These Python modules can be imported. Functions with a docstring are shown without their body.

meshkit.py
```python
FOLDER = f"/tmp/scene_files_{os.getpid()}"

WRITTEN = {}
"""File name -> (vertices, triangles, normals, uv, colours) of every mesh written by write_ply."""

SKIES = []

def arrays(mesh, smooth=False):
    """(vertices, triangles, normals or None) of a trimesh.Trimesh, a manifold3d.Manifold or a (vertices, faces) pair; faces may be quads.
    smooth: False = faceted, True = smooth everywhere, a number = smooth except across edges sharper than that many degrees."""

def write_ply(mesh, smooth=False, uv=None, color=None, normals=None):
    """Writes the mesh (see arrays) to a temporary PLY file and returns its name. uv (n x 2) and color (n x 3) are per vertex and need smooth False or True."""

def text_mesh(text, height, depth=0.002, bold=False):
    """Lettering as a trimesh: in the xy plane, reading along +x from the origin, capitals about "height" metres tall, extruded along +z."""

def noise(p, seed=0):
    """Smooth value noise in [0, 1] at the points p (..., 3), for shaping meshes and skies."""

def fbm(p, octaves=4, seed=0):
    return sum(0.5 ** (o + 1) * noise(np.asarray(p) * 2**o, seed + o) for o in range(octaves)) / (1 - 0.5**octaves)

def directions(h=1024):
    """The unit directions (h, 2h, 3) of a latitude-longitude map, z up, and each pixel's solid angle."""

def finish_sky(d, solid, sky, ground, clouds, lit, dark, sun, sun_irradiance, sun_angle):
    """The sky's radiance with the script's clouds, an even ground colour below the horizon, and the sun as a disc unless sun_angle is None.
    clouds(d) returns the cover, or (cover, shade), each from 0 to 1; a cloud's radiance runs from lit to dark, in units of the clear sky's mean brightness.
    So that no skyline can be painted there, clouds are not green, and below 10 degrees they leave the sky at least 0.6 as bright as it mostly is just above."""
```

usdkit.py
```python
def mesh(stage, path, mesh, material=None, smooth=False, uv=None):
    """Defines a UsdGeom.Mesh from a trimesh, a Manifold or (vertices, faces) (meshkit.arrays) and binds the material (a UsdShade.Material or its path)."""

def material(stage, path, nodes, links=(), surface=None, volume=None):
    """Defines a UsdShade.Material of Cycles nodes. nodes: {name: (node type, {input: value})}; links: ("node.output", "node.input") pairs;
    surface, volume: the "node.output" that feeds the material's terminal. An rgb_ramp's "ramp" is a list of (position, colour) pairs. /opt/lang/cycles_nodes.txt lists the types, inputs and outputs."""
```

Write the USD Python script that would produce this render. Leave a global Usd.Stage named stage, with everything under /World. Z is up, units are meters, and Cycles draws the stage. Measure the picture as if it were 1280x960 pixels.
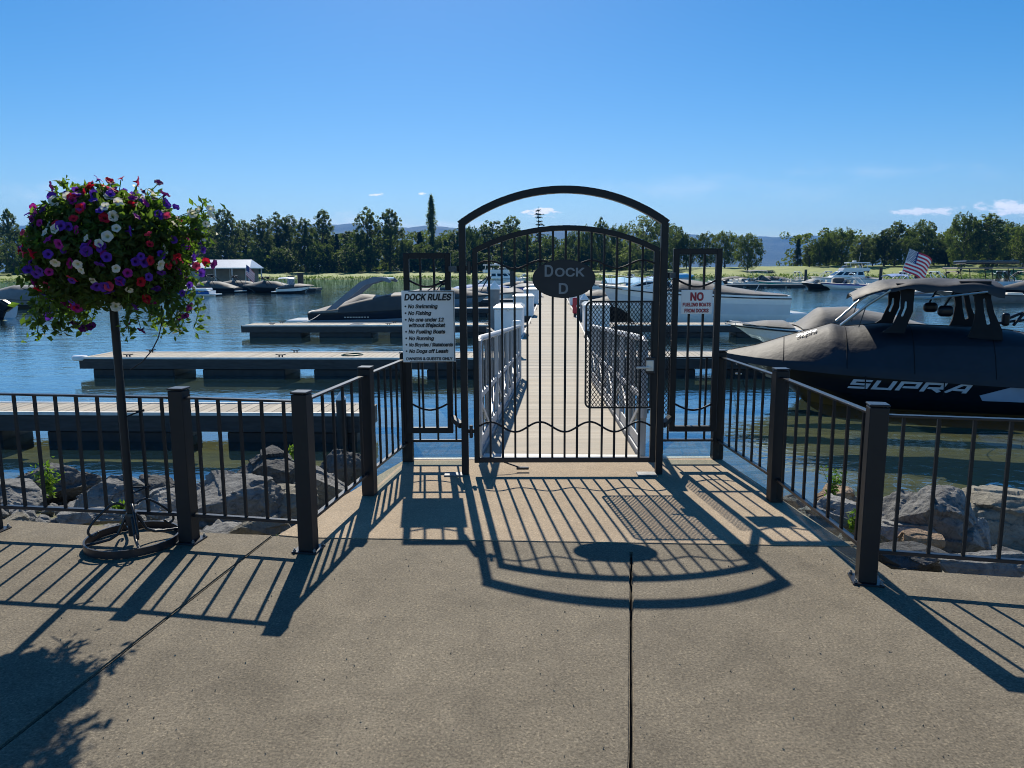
import math, random
import numpy as np, trimesh, usdkit, meshkit
from pxr import Usd, UsdGeom, UsdLux, UsdShade, Gf, Sdf, Vt
from shapely.geometry import Polygon, LineString, Point, box as sbox
from shapely.ops import unary_union
from shapely import affinity

stage = Usd.Stage.CreateInMemory()
UsdGeom.SetStageUpAxis(stage, 'Z')
UsdGeom.Xform.Define(stage, '/World')
UsdGeom.Scope.Define(stage, '/World/Looks')

# ---------------------------------------------------------------- camera
FPX, PITCH, ROLL, EYE = 930.0, math.radians(8.68), 0.005, 1.6
EXPOSURE = 0.45
_F = np.array([0, math.cos(PITCH), -math.sin(PITCH)])
_R0, _U0 = np.array([1.0, 0, 0]), np.array([0, math.sin(PITCH), math.cos(PITCH)])
_R = math.cos(ROLL) * _R0 - math.sin(ROLL) * _U0
_U = math.sin(ROLL) * _R0 + math.cos(ROLL) * _U0
CAM = np.array([0, 0, EYE])
cam = UsdGeom.Camera.Define(stage, '/World/camera')
cam.CreateHorizontalApertureAttr(36.0); cam.CreateVerticalApertureAttr(27.0)
cam.CreateFocalLengthAttr(FPX / 1280 * 36.0)
cam.CreateExposureAttr(EXPOSURE)
cam.CreateClippingRangeAttr(Gf.Vec2f(0.05, 60000))
cam.AddTransformOp().Set(Gf.Matrix4d(*_R, 0, *_U, 0, *(-_F), 0, *CAM, 1))

# ---------------------------------------------------------------- sky and sun
SUN_AZ, SUN_EL = math.radians(-6.6), math.radians(43.0)
SUN_I, SKY_S = 1.25, 0.072
def mk(name, nodes, links, surface=None, volume=None):
    return usdkit.material(stage, '/World/Looks/' + name, nodes, links, surface=surface, volume=volume)

def sky_material():
    nodes = {'sky': ('sky_texture', {'sky_type': 'single_scattering', 'sun_disc': False, 'sun_elevation': SUN_EL, 'sun_rotation': SUN_AZ,
                                     'altitude': 900.0, 'air_density': 1.0, 'aerosol_density': 0.5, 'ozone_density': 2.2}),
             'tc': ('texture_coordinate', {}), 's': ('separate_xyz', {}),
             'ym': ('math', {'math_type': 'maximum', 'value2': 0.05}),
             'u': ('math', {'math_type': 'divide'}), 'v': ('math', {'math_type': 'divide'}),
             'uv': ('combine_xyz', {'z': 3.0}),
             'hs': ('hsv', {'saturation': 1.45, 'value': 1.15})}
    links = [('tc.generated', 's.vector'), ('s.y', 'ym.value1'), ('s.x', 'u.value1'), ('ym.value', 'u.value2'), ('s.z', 'v.value1'), ('ym.value', 'v.value2'),
             ('u.value', 'uv.x'), ('v.value', 'uv.y'), ('sky.color', 'hs.color')]
    last = 'hs.color'
    # puffs and wisps: centre u, v (tangents of azimuth and elevation), half-sizes, noise scale, strength, softness
    clouds = [(0.037, 0.0755, 0.026, 0.0060, 60, 1.0, 0.42), (-0.176, 0.099, 0.010, 0.0022, 120, 0.8, 0.6), (-0.117, 0.0995, 0.006, 0.0020, 150, 0.85, 0.6),
              (0.69, 0.077, 0.10, 0.010, 34, 0.95, 0.7), (0.55, 0.074, 0.05, 0.006, 50, 0.8, 0.7), (-0.28, 0.062, 0.20, 0.012, 16, 0.5, 1.4), (-0.10, 0.058, 0.14, 0.010, 20, 0.45, 1.4),
              (0.24, 0.105, 0.22, 0.022, 9, 0.16, 1.6), (0.48, 0.125, 0.16, 0.016, 12, 0.13, 1.6), (-0.85, 0.10, 0.3, 0.03, 9, 0.3, 1.4), (1.2, 0.16, 0.3, 0.04, 7, 0.35, 1.4)]
    for i, (u0, v0, a, b, sc, st, soft) in enumerate(clouds):
        k = f'c{i}'
        nodes[k + 'm'] = ('mapping', {'location': (-u0 / a, -v0 / b, 0), 'scale': (1 / a, 1 / b, 1)})
        nodes[k + 'f'] = ('mapping', {'scale': (1, 0, 0)}) if False else ('vector_math', {'math_type': 'multiply', 'vector2': (1, 1, 0)})
        nodes[k + 'l'] = ('vector_math', {'math_type': 'length'})
        nodes[k + 'nm'] = ('mapping', {'scale': (1, 2.6, 1), 'location': (i * 3.7, 0, 0)})
        nodes[k + 'n'] = ('noise_texture', {'scale': float(sc), 'detail': 6.0, 'roughness': 0.6})
        nodes[k + 'a'] = ('math', {'math_type': 'multiply_add', 'value2': 3.2, 'value3': -1.6})
        nodes[k + 'd'] = ('math', {'math_type': 'subtract'})
        nodes[k + 'r'] = ('map_range', {'range_type': 'smoothstep', 'from_min': 0.0 - 1.0, 'from_max': soft - 1.0, 'to_min': 0.0, 'to_max': st, 'clamp': True})
        nodes[k + 'x'] = ('mix_color', {'blend_type': 'mix', 'b': (15.0, 14.6, 14.0), 'use_clamp': True})
        links += [('uv.vector', k + 'm.vector'), (k + 'm.vector', k + 'f.vector1'), (k + 'f.vector', k + 'l.vector1'), ('uv.vector', k + 'nm.vector'), (k + 'nm.vector', k + 'n.vector'),
                  (k + 'n.fac', k + 'a.value1'), (k + 'a.value', k + 'd.value1'), (k + 'l.value', k + 'd.value2'), (k + 'd.value', k + 'r.value'), (k + 'r.result', k + 'x.fac'), (last, k + 'x.a')]
        last = k + 'x.result'
    nodes['bg'] = ('background_shader', {'strength': SKY_S})
    links.append((last, 'bg.color'))
    return mk('sky_look', nodes, links, 'bg.background')
sky = UsdLux.DomeLight.Define(stage, '/World/sky')
UsdShade.MaterialBindingAPI.Apply(sky.GetPrim()).Bind(sky_material())
sky.GetPrim().SetCustomDataByKey('kind', 'structure')
_S = np.array([math.sin(SUN_AZ) * math.cos(SUN_EL), math.cos(SUN_AZ) * math.cos(SUN_EL), math.sin(SUN_EL)])
sun = UsdLux.DistantLight.Define(stage, '/World/sun')
sun.CreateNormalizeAttr(True); sun.CreateIntensityAttr(SUN_I); sun.CreateAngleAttr(0.5); sun.CreateColorAttr(Gf.Vec3f(1.0, 0.93, 0.80))
_sx = np.cross([0, 0, 1.0], _S); _sx /= np.linalg.norm(_sx); _sy = np.cross(_S, _sx)
sun.AddTransformOp().Set(Gf.Matrix4d(*_sx, 0, *_sy, 0, *_S, 0, 0, 0, 50, 1))

# ---------------------------------------------------------------- picture-to-place helpers
def ray(px, py): return _F + (px - 640) / FPX * _R + (480 - py) / FPX * _U
def G(px, py, z=0.0):
    d = ray(px, py); return CAM + d * ((z - EYE) / d[2])
def AT(px, py, y):
    d = ray(px, py); return CAM + d * (y / d[1])
WATER = -1.03
DECK = -0.56

# ---------------------------------------------------------------- mesh helpers
def T_(v, f): return trimesh.Trimesh(np.asarray(v, float), np.asarray(f), process=False)
def cat(ms): return trimesh.util.concatenate([m for m in ms if m is not None])
def bx(c, s, rz=0.0):
    m = trimesh.creation.box(s)
    if rz: m.apply_transform(trimesh.transformations.rotation_matrix(rz, [0, 0, 1]))
    m.apply_translation(c); return m
def cbx(c, s, ch=0.005, rz=0.0):
    h = np.array(s) / 2; pts = []
    for sx in (-1, 1):
        for sy in (-1, 1):
            for sz in (-1, 1):
                for k in range(3):
                    p = h.copy(); p -= ch; p[k] += ch; pts.append(p * (sx, sy, sz))
    m = trimesh.convex.convex_hull(np.array(pts))
    if rz: m.apply_transform(trimesh.transformations.rotation_matrix(rz, [0, 0, 1]))
    m.apply_translation(c); return m
def frame(d, up=(0, 0, 1)):
    d = np.asarray(d, float); d = d / np.linalg.norm(d); up = np.asarray(up, float)
    if abs(d @ up) > 0.98: up = np.array([0, 1.0, 0]) if abs(d[1]) < 0.9 else np.array([1.0, 0, 0])
    s = np.cross(d, up); s /= np.linalg.norm(s); return d, s, np.cross(s, d)
def bar(p, q, w, h=None, up=(0, 0, 1), ch=0.0):
    """rectangular bar from p to q: w sideways, h along up."""
    p, q = np.asarray(p, float), np.asarray(q, float); h = h or w
    d, s, u = frame(q - p, up); L = np.linalg.norm(q - p)
    m = cbx((0, 0, 0), (L, w, h), ch) if ch else trimesh.creation.box((L, w, h))
    X = np.eye(4); X[:3, 0], X[:3, 1], X[:3, 2], X[:3, 3] = d, s, u, (p + q) / 2
    if np.linalg.det(X[:3, :3]) < 0: X[:3, 1] *= -1
    m.apply_transform(X); return m
def tube(pts, r, n=8, close=False):
    pts = np.asarray(pts, float); k = len(pts); r = np.broadcast_to(r, k)
    if close: dirs = np.roll(pts, -1, 0) - np.roll(pts, 1, 0)
    else: dirs = np.gradient(pts, axis=0)
    dirs /= np.linalg.norm(dirs, axis=1)[:, None]
    s = frame(dirs[0])[1]; V = []; a = np.arange(n) / n * 2 * np.pi
    for i in range(k):
        s = s - dirs[i] * (s @ dirs[i]); s /= np.linalg.norm(s); u = np.cross(s, dirs[i])
        V.append(pts[i] + r[i] * (np.cos(a)[:, None] * s + np.sin(a)[:, None] * u))
    V = np.vstack(V); F = []
    for i in range(k if close else k - 1):
        j = (i + 1) % k
        for c in range(n):
            d = (c + 1) % n; F += [[i * n + c, i * n + d, j * n + d], [i * n + c, j * n + d, j * n + c]]
    if not close:
        V = np.vstack([V, pts[0], pts[-1]])
        for c in range(n):
            d = (c + 1) % n; F += [[k * n, d, c], [k * n + 1, (k - 1) * n + c, (k - 1) * n + d]]
    m = T_(V, F)
    if m.volume < 0: m.invert()
    return m
def lathe(prof, n=20, loc=(0, 0, 0)):
    P = np.array(prof, float); a = np.arange(n) / n * 2 * np.pi
    V = np.stack([np.outer(P[:, 0], np.cos(a)), np.outer(P[:, 0], np.sin(a)), np.repeat(P[:, 1:2], n, 1)], -1).reshape(-1, 3); F = []
    for i in range(len(P) - 1):
        for c in range(n):
            d = (c + 1) % n; F += [[i * n + c, i * n + d, (i + 1) * n + d], [i * n + c, (i + 1) * n + d, (i + 1) * n + c]]
    return T_(V + np.array(loc), F)
def extr(poly, h, z=0.0):
    ms = [trimesh.creation.extrude_polygon(g, h, engine='earcut') for g in getattr(poly, 'geoms', [poly]) if g.area > 1e-7]
    m = cat(ms); m.apply_translation((0, 0, z)); return m
def grid(P, closed=False):
    """surface through an array of points [i, j]."""
    P = np.asarray(P, float); a, b = P.shape[:2]; i, j = np.meshgrid(np.arange(a - 1), np.arange(b if closed else b - 1), indexing='ij')
    j2 = (j + 1) % b; q = np.stack([i * b + j, i * b + j2, (i + 1) * b + j2, (i + 1) * b + j], -1).reshape(-1, 4)
    return T_(P.reshape(-1, 3), np.vstack([q[:, [0, 1, 2]], q[:, [0, 2, 3]]]))
def to_plane(m, o, u, up=(0, 0, 1)):
    """a mesh drawn in the xy plane is stood up: x along u, y along up, z along their cross product."""
    u = np.asarray(u, float); u = u / np.linalg.norm(u); up = np.asarray(up, float)
    X = np.eye(4); X[:3, 0], X[:3, 1], X[:3, 2], X[:3, 3] = u, up, np.cross(u, up), o
    m = m.copy(); m.apply_transform(X); return m
def hull(pts): return trimesh.convex.convex_hull(np.asarray(pts, float))
def rbox(c, s, r=0.05, n=2):
    """rounded box."""
    b = trimesh.creation.icosphere(n, r); h = np.array(s) / 2 - r
    return hull(np.vstack([b.vertices + h * np.array(k) for k in np.ndindex(2, 2, 2) for k in [np.array(k) * 2 - 1]]) + np.array(c))

# ---------------------------------------------------------------- things, parts
_names, _locs = set(), {}
def _path(parent, name):
    p = f'{parent}/{name}'; k = 0
    while p in _names: k += 1; p = f'{parent}/{name}_{k:03d}'
    _names.add(p); return p
def tag(prim, label=None, cat_=None, group=None, kind=None):
    for k, v in (('label', label), ('category', cat_), ('group', group), ('kind', kind)):
        if v: prim.SetCustomDataByKey(k, v)
    return prim
def thing(name, label, cat_, loc=(0, 0, 0), rz=0.0, group=None, kind=None, scale=None):
    x = UsdGeom.Xform.Define(stage, _path('/World', name)); loc = np.asarray(loc, float)
    x.AddTranslateOp().Set(Gf.Vec3d(*loc)); x.AddRotateZOp().Set(math.degrees(rz))
    if scale is not None: x.AddScaleOp().Set(Gf.Vec3f(*np.broadcast_to(scale, 3).tolist()))
    _locs[str(x.GetPath())] = (loc, rz)
    return tag(x.GetPrim(), label, cat_, group, kind)
def part(parent, name, mesh, m, smooth=False, label=None, local=False, kind=None):
    """mesh in world coordinates unless local."""
    pp = str(parent.GetPath())
    if not local:
        root = '/'.join(pp.split('/')[:3]); loc, rz = _locs[root]
        mesh = mesh.copy(); mesh.apply_translation(-loc)
        if rz: mesh.apply_transform(trimesh.transformations.rotation_matrix(-rz, [0, 0, 1]))
    g = usdkit.mesh(stage, _path(pp, name), mesh, m, smooth=smooth)
    return tag(g.GetPrim(), label, kind=kind)
def single(name, label, cat_, mesh, m, smooth=False, group=None, kind=None):
    g = usdkit.mesh(stage, _path('/World', name), mesh, m, smooth=smooth); return tag(g.GetPrim(), label, cat_, group, kind)
def copy_of(root, name, label, cat_, loc, rz, scale, group=None):
    r = thing(name, label, cat_, loc, rz, group, scale=scale)
    r.GetReferences().AddInternalReference(root.GetPath()); r.SetInstanceable(True); return r

# ---------------------------------------------------------------- materials
_m = {}
def pm(name, col, rough=0.5, var=0.12, scale=4.0, bump=0.0, bscale=40.0, metal=0.0, spec=0.5, coat=0.0, stretch=(1, 1, 1), detail=5.0, sheen=0.0, col2=None, world=False):
    if name in _m: return _m[name]
    c = np.array(col, float); c1, c2 = c * (1 - var), np.minimum(c * (1 + var), 0.95)
    if col2 is not None: c1, c2 = c, np.array(col2, float)
    nodes = {'tc': ('texture_coordinate', {}), 'ge': ('geometry', {}), 'mp': ('mapping', {'scale': stretch}), 'n': ('noise_texture', {'scale': scale, 'detail': detail, 'roughness': 0.62}),
             'r': ('rgb_ramp', {'ramp': [(0.32, tuple(c1)), (0.68, tuple(c2))]}),
             'p': ('principled_bsdf', {'roughness': rough, 'metallic': metal, 'specular_ior_level': spec, 'coat_weight': coat, 'sheen_weight': sheen})}
    links = [('ge.position' if world else 'tc.object', 'mp.vector'), ('mp.vector', 'n.vector'), ('n.fac', 'r.fac'), ('r.color', 'p.base_color')]
    if bump:
        nodes['bn'] = ('noise_texture', {'scale': bscale, 'detail': 4.0}); nodes['b'] = ('bump', {'strength': 1.0, 'distance': bump})
        links += [('mp.vector', 'bn.vector'), ('bn.fac', 'b.height'), ('b.normal', 'p.normal')]
    _m[name] = mk(name, nodes, links, 'p.BSDF'); return _m[name]

def leafy(name, dark, lite, scale=0.35, trans=0.35, tcol=None):
    d, l = np.array(dark), np.array(lite)
    nodes = {'tc': ('geometry', {}), 'n': ('noise_texture', {'scale': scale, 'detail': 3.0}), 'oi': ('object_info', {}), 'g': ('geometry', {}),
             'ad': ('math', {'math_type': 'multiply_add', 'value2': 0.46, 'value3': -0.20}), 'a2': ('math', {'math_type': 'add'}),
             'rp': ('math', {'math_type': 'multiply_add', 'value2': 0.34, 'value3': -0.17}), 'a3': ('math', {'math_type': 'add'}),
             'r': ('rgb_ramp', {'ramp': [(0.3, tuple(d)), (0.72, tuple(l))]}),
             'df': ('principled_bsdf', {'roughness': 0.55, 'specular_ior_level': 0.35}), 'tr': ('translucent_bsdf', {}),
             'tm': ('mix_color', {'blend_type': 'multiply', 'fac': 1.0, 'b': tcol or (1.3, 1.5, 0.55), 'use_clamp': False}), 'mx': ('mix_closure', {'fac': trans})}
    links = [('tc.position', 'n.vector'), ('oi.random', 'ad.value1'), ('n.fac', 'a2.value1'), ('ad.value', 'a2.value2'), ('g.random_per_island', 'rp.value1'), ('a2.value', 'a3.value1'), ('rp.value', 'a3.value2'),
             ('a3.value', 'r.fac'), ('r.color', 'df.base_color'), ('r.color', 'tm.a'), ('tm.result', 'tr.color'), ('df.BSDF', 'mx.closure1'), ('tr.BSDF', 'mx.closure2')]
    return mk(name, nodes, links, 'mx.closure')

def concrete(name, c_lo, c_hi, speck, stain):
    nodes = {'g': ('geometry', {}), 'n1': ('noise_texture', {'scale': 0.7, 'detail': 7.0, 'roughness': 0.7, 'distortion': 0.8}), 'sv': ('voronoi_texture', {'scale': 1.7}), 'sr': ('rgb_ramp', {'ramp': [(0.0, (0.62, 0.61, 0.60)), (0.016, (0.62, 0.61, 0.60)), (0.03, (1.0,) * 3), (1.0, (1.0,) * 3)]}), 'm4': ('mix_color', {'blend_type': 'multiply', 'fac': 1.0, 'use_clamp': False}), 'n2': ('noise_texture', {'scale': 90.0, 'detail': 4.0, 'roughness': 0.75}),
             'v': ('voronoi_texture', {'scale': 150.0}), 'n3': ('noise_texture', {'scale': 3.4, 'detail': 8.0, 'roughness': 0.7, 'distortion': 0.6}),
             'r1': ('rgb_ramp', {'ramp': [(0.3, c_lo), (0.7, c_hi)]}),
             'r2': ('rgb_ramp', {'ramp': [(0.28, (1 - speck,) * 3), (0.5, (1.0,) * 3), (0.74, (1 + speck * 1.1,) * 3)]}),
             'r3': ('rgb_ramp', {'ramp': [(0.0, (0.62, 0.60, 0.57)), (0.2, (1.0,) * 3), (0.8, (1.0,) * 3), (1.0, (1.6, 1.56, 1.48))]}),
             'r4': ('rgb_ramp', {'ramp': [(0.3, (1 - stain,) * 3), (0.6, (1.0,) * 3)]}),
             'vs': ('separate_color', {}),
             'm1': ('mix_color', {'blend_type': 'multiply', 'fac': 1.0, 'use_clamp': False}), 'm2': ('mix_color', {'blend_type': 'multiply', 'fac': 0.8, 'use_clamp': False}),
             'm3': ('mix_color', {'blend_type': 'multiply', 'fac': 1.0, 'use_clamp': False}),
             'b': ('bump', {'strength': 1.0, 'distance': 0.0035}), 'p': ('principled_bsdf', {'roughness': 0.85, 'specular_ior_level': 0.3})}
    links = [(f'g.position', f'{k}.vector') for k in ('n1', 'n2', 'n3', 'v')] + [('n1.fac', 'r1.fac'), ('n2.fac', 'r2.fac'), ('v.color', 'vs.color'), ('vs.r', 'r3.fac'), ('n3.fac', 'r4.fac'),
             ('r1.color', 'm1.a'), ('r2.color', 'm1.b'), ('m1.result', 'm2.a'), ('r3.color', 'm2.b'), ('m2.result', 'm3.a'), ('r4.color', 'm3.b'), ('g.position', 'sv.vector'), ('sv.distance', 'sr.fac'), ('m3.result', 'm4.a'), ('sr.color', 'm4.b'), ('m4.result', 'p.base_color'), ('n2.fac', 'b.height'), ('b.normal', 'p.normal')]
    return mk(name, nodes, links, 'p.BSDF')
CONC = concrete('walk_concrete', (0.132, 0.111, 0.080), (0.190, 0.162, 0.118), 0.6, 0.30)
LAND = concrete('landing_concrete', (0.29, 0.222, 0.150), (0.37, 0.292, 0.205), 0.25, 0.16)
KERB = concrete('edge_concrete', (0.55, 0.53, 0.48), (0.68, 0.66, 0.60), 0.15, 0.15)
IRON = pm('black_iron', (0.005, 0.0055, 0.008), 0.45, 0.3, 6.0, 0.0006, 160.0, spec=0.3, col2=(0.011, 0.0105, 0.011))
IRON2 = pm('black_iron_satin', (0.007, 0.0075, 0.010), 0.33, 0.3, 9.0, 0.0005, 160.0, spec=0.5)
STEEL = pm('brushed_steel', (0.55, 0.55, 0.54), 0.35, 0.12, 9.0, metal=0.9)
GALV = pm('galvanised_plate', (0.16, 0.165, 0.17), 0.6, 0.35, 14.0, metal=0.4)
# ---------------------------------------------------------------- water, bed, far land
def water_material():
    nodes = {'g': ('geometry', {}), 'mp': ('mapping', {'scale': (0.8, 1.25, 1), 'rotation': (0, 0, 0.25)}), 'n1': ('noise_texture', {'scale': 0.75, 'detail': 3.0, 'roughness': 0.5}),
             'n2': ('noise_texture', {'scale': 3.8, 'detail': 3.0, 'roughness': 0.55, 'distortion': 0.5}), 'n3': ('noise_texture', {'scale': 0.02, 'detail': 2.0}),
             'a': ('math', {'math_type': 'multiply_add', 'value2': 0.32}), 'k': ('map_range', {'from_min': 0.35, 'from_max': 0.65, 'to_min': 0.35, 'to_max': 1.0, 'clamp': True}),
             'h': ('math', {'math_type': 'multiply'}), 'b': ('bump', {'strength': 1.0, 'distance': 0.043}), 'fr': ('vector_math', {'math_type': 'dot_product'}), 'ab': ('math', {'math_type': 'absolute'}), 'om': ('math', {'math_type': 'subtract', 'value1': 1.0}), 'pw': ('math', {'math_type': 'power', 'value2': 3.7}), 'fz': ('math', {'math_type': 'multiply_add', 'value2': 0.96, 'value3': 0.03, 'use_clamp': True}),
             't': ('transparent_bsdf', {'color': (0.84, 0.88, 0.70)}), 'd': ('diffuse_bsdf', {'color': (0.035, 0.085, 0.10)}), 'mt': ('mix_closure', {'fac': 0.22}),
             'gl': ('glossy_bsdf', {'color': (0.66, 0.88, 1.0), 'roughness': 0.04}), 'm': ('mix_closure', {})}
    links = [('g.position', 'mp.vector'), ('mp.vector', 'n1.vector'), ('mp.vector', 'n2.vector'), ('g.position', 'n3.vector'), ('n2.fac', 'a.value1'), ('n1.fac', 'a.value3'), ('n3.fac', 'k.value'),
             ('a.value', 'h.value1'), ('k.result', 'h.value2'), ('h.value', 'b.height'), ('b.normal', 'gl.normal'), ('b.normal', 'fr.vector1'), ('g.incoming', 'fr.vector2'), ('fr.value', 'ab.value1'), ('ab.value', 'om.value2'), ('om.value', 'pw.value1'), ('pw.value', 'fz.value1'), ('t.BSDF', 'mt.closure1'), ('d.BSDF', 'mt.closure2'),
             ('mt.closure', 'm.closure1'), ('gl.BSDF', 'm.closure2'), ('fz.value', 'm.fac')]
    return mk('water_look', nodes, links, 'm.closure')
def struct(name, mesh, m, smooth=False, kind='structure'):
    g = usdkit.mesh(stage, _path('/World', name), mesh, m, smooth=smooth); return tag(g.GetPrim(), kind=kind)

# the line where the walkway ends and the bank begins, left to right
E0, E1, E2, E3 = G(0, 649), G(245, 665), G(1115, 711), G(1280, 722)
def extend(a, b, x): return a + (b - a) * (x - a[0]) / (b[0] - a[0])
EL, ER = extend(E1, E0, -40.0), extend(E2, E3, 40.0)
def edge_y(x):
    x = np.asarray(x, float); yl = E1[1] + (E0[1] - E1[1]) * (x - E1[0]) / (E0[0] - E1[0]); yr = E2[1] + (E3[1] - E2[1]) * (x - E2[0]) / (E3[0] - E2[0])
    w = np.clip((x - E1[0]) / (E2[0] - E1[0]), 0, 1); return np.where(x < E1[0], yl, np.where(x > E2[0], yr, E1[1] * (1 - w) + E2[1] * w))
LCOR, LBASE = G(384, 697), G(512, 577)     # left side run of the landing
RCOR, RBASE = G(1085, 735), G(899, 574)
L_A, L_B = G(345, 669), G(505, 577.5)
R_A, R_B = G(1060, 678), G(902, 573.5)
NEDGE = G(700, 571.5)[1]
L_B2, R_B2 = np.array([L_B[0], NEDGE, 0]), np.array([R_B[0], NEDGE, 0])

# bank of earth under the rocks, falling into the water
xs = np.linspace(-42, 42, 170); vs = np.r_[np.linspace(-0.6, 6, 40), 8, 11, 16, 24]
XX, VV = np.meshgrid(xs, vs, indexing='ij'); YY = edge_y(XX) + VV
ZB = np.interp(VV, [-0.6, 0.0, 0.5, 2.0, 3.6, 6, 11, 24], [-0.25, -0.25, -0.32, -0.72, -1.12, -1.42, -2.0, -3.6])
NEARL = 1 - np.clip((np.maximum(np.maximum(L_B[0] - 0.1 - XX, XX - R_B[0] - 0.1), 0) - 0.5) / 1.1, 0, 1)
ZB = ZB - NEARL * 1.5 * np.clip((VV - 0.75) / 0.9, 0, 1)
ZB = ZB + 0.10 * (meshkit.fbm(np.stack([XX * 1.6, YY * 1.6, 0 * XX], -1), 4, 3) - 0.5) * np.clip(VV, 0, 1)
def bank_z(x, y): return float(np.interp(y - edge_y(x), [-0.6, 0.0, 0.5, 2.0, 3.6, 6, 11, 24], [-0.25, -0.25, -0.32, -0.72, -1.12, -1.6, -2.6, -3.6]))
struct('bank', grid(np.stack([XX, YY, ZB], -1)), pm('bank_gravel', (0.055, 0.055, 0.024), 0.9, 0.4, 1.6, 0.03, 9.0, col2=(0.15, 0.14, 0.062), world=True), True)
struct('lake_bed', grid(np.array([[[-700, -10, -3.7], [700, -10, -3.7]], [[-700, 330, -3.7], [700, 330, -3.7]]])), pm('depth_darkened_bed', (0.018, 0.034, 0.03), 0.95, 0.3, 0.3))  # bed colour darkened to stand for light lost in deep water
struct('water', grid(np.array([[[-700, 2.5, WATER], [700, 2.5, WATER]], [[-700, 300, WATER], [700, 300, WATER]]])), water_material())
struct('ground', grid(np.array([[[-600, -600, -0.16], [600, -600, -0.16]], [[-600, 2.6, -0.16], [600, 2.6, -0.16]]])), pm('ground_grass', (0.08, 0.11, 0.04), 0.9, 0.3, 2.0))

# far shore: a low grassy bank, then flat land out to the foot of the hills
def shore_y(x):
    x = np.asarray(x, float); return np.interp(x, [-600, -160, -60, 30, 75, 105, 150, 600], [150, 205, 232, 236, 215, 176, 160, 150]) + 5 * np.sin(x * 0.06) + 3 * np.sin(x * 0.17 + 1)
xs = np.r_[np.linspace(-600, -180, 20), np.linspace(-175, 175, 200), np.linspace(180, 600, 20)]; vs = np.r_[-4, -1.5, -0.5, 0, 0.6, 1.2, 2, 3.5, 6, 9, 13, 18, 25, 33, 45, 60, 90, 160, 300]
XX, VV = np.meshgrid(xs, vs, indexing='ij'); YY = shore_y(XX) + VV
def far_z(x, v): 
    hi = np.interp(x, [-200, 40, 90, 200], [1.5, 1.6, 2.6, 3.0])
    return -1.25 + np.interp(v, [-4, 0, 1.2, 6, 45, 300], [-0.9, 0.12, 0.75, 1.1, 1.25, 1.3]) + (hi - 0.2) * np.interp(v, [0, 4, 40, 300], [0, 0.12, 1, 1.1])
ZZ = far_z(XX, VV) + 0.35 * (meshkit.fbm(np.stack([XX * 0.4, YY * 0.4, 0 * XX], -1), 3, 8) - 0.5) * np.clip(VV, 0, 2)
struct('grass_bank', grid(np.stack([XX, YY, ZZ], -1)), pm('meadow_grass', (0.12, 0.165, 0.035), 0.85, 0.3, 0.25, 0.08, 3.0, col2=(0.23, 0.27, 0.06), world=True), True)
rs = np.random.default_rng(5)
def quads(P, size, rng, aspect=0.55, normal=None, jitter=0.35):
    P = np.asarray(P, float); n = len(P); a = rng.normal(size=(n, 3)); a /= np.linalg.norm(a, axis=1)[:, None]
    b = rng.normal(size=(n, 3)); b -= a * (a * b).sum(1)[:, None]; b /= np.linalg.norm(b, axis=1)[:, None]
    s = (size * (1 + jitter * rng.uniform(-1, 1, n)))[:, None]; bend = np.cross(a, b) * s * 0.22
    V = np.stack([P - a * s, P + b * s * aspect + bend, P + a * s, P - b * s * aspect + bend], 1).reshape(-1, 3); i = np.arange(n)[:, None] * 4
    return T_(V, np.vstack([i + [0, 1, 2], i + [0, 2, 3]]))
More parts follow.
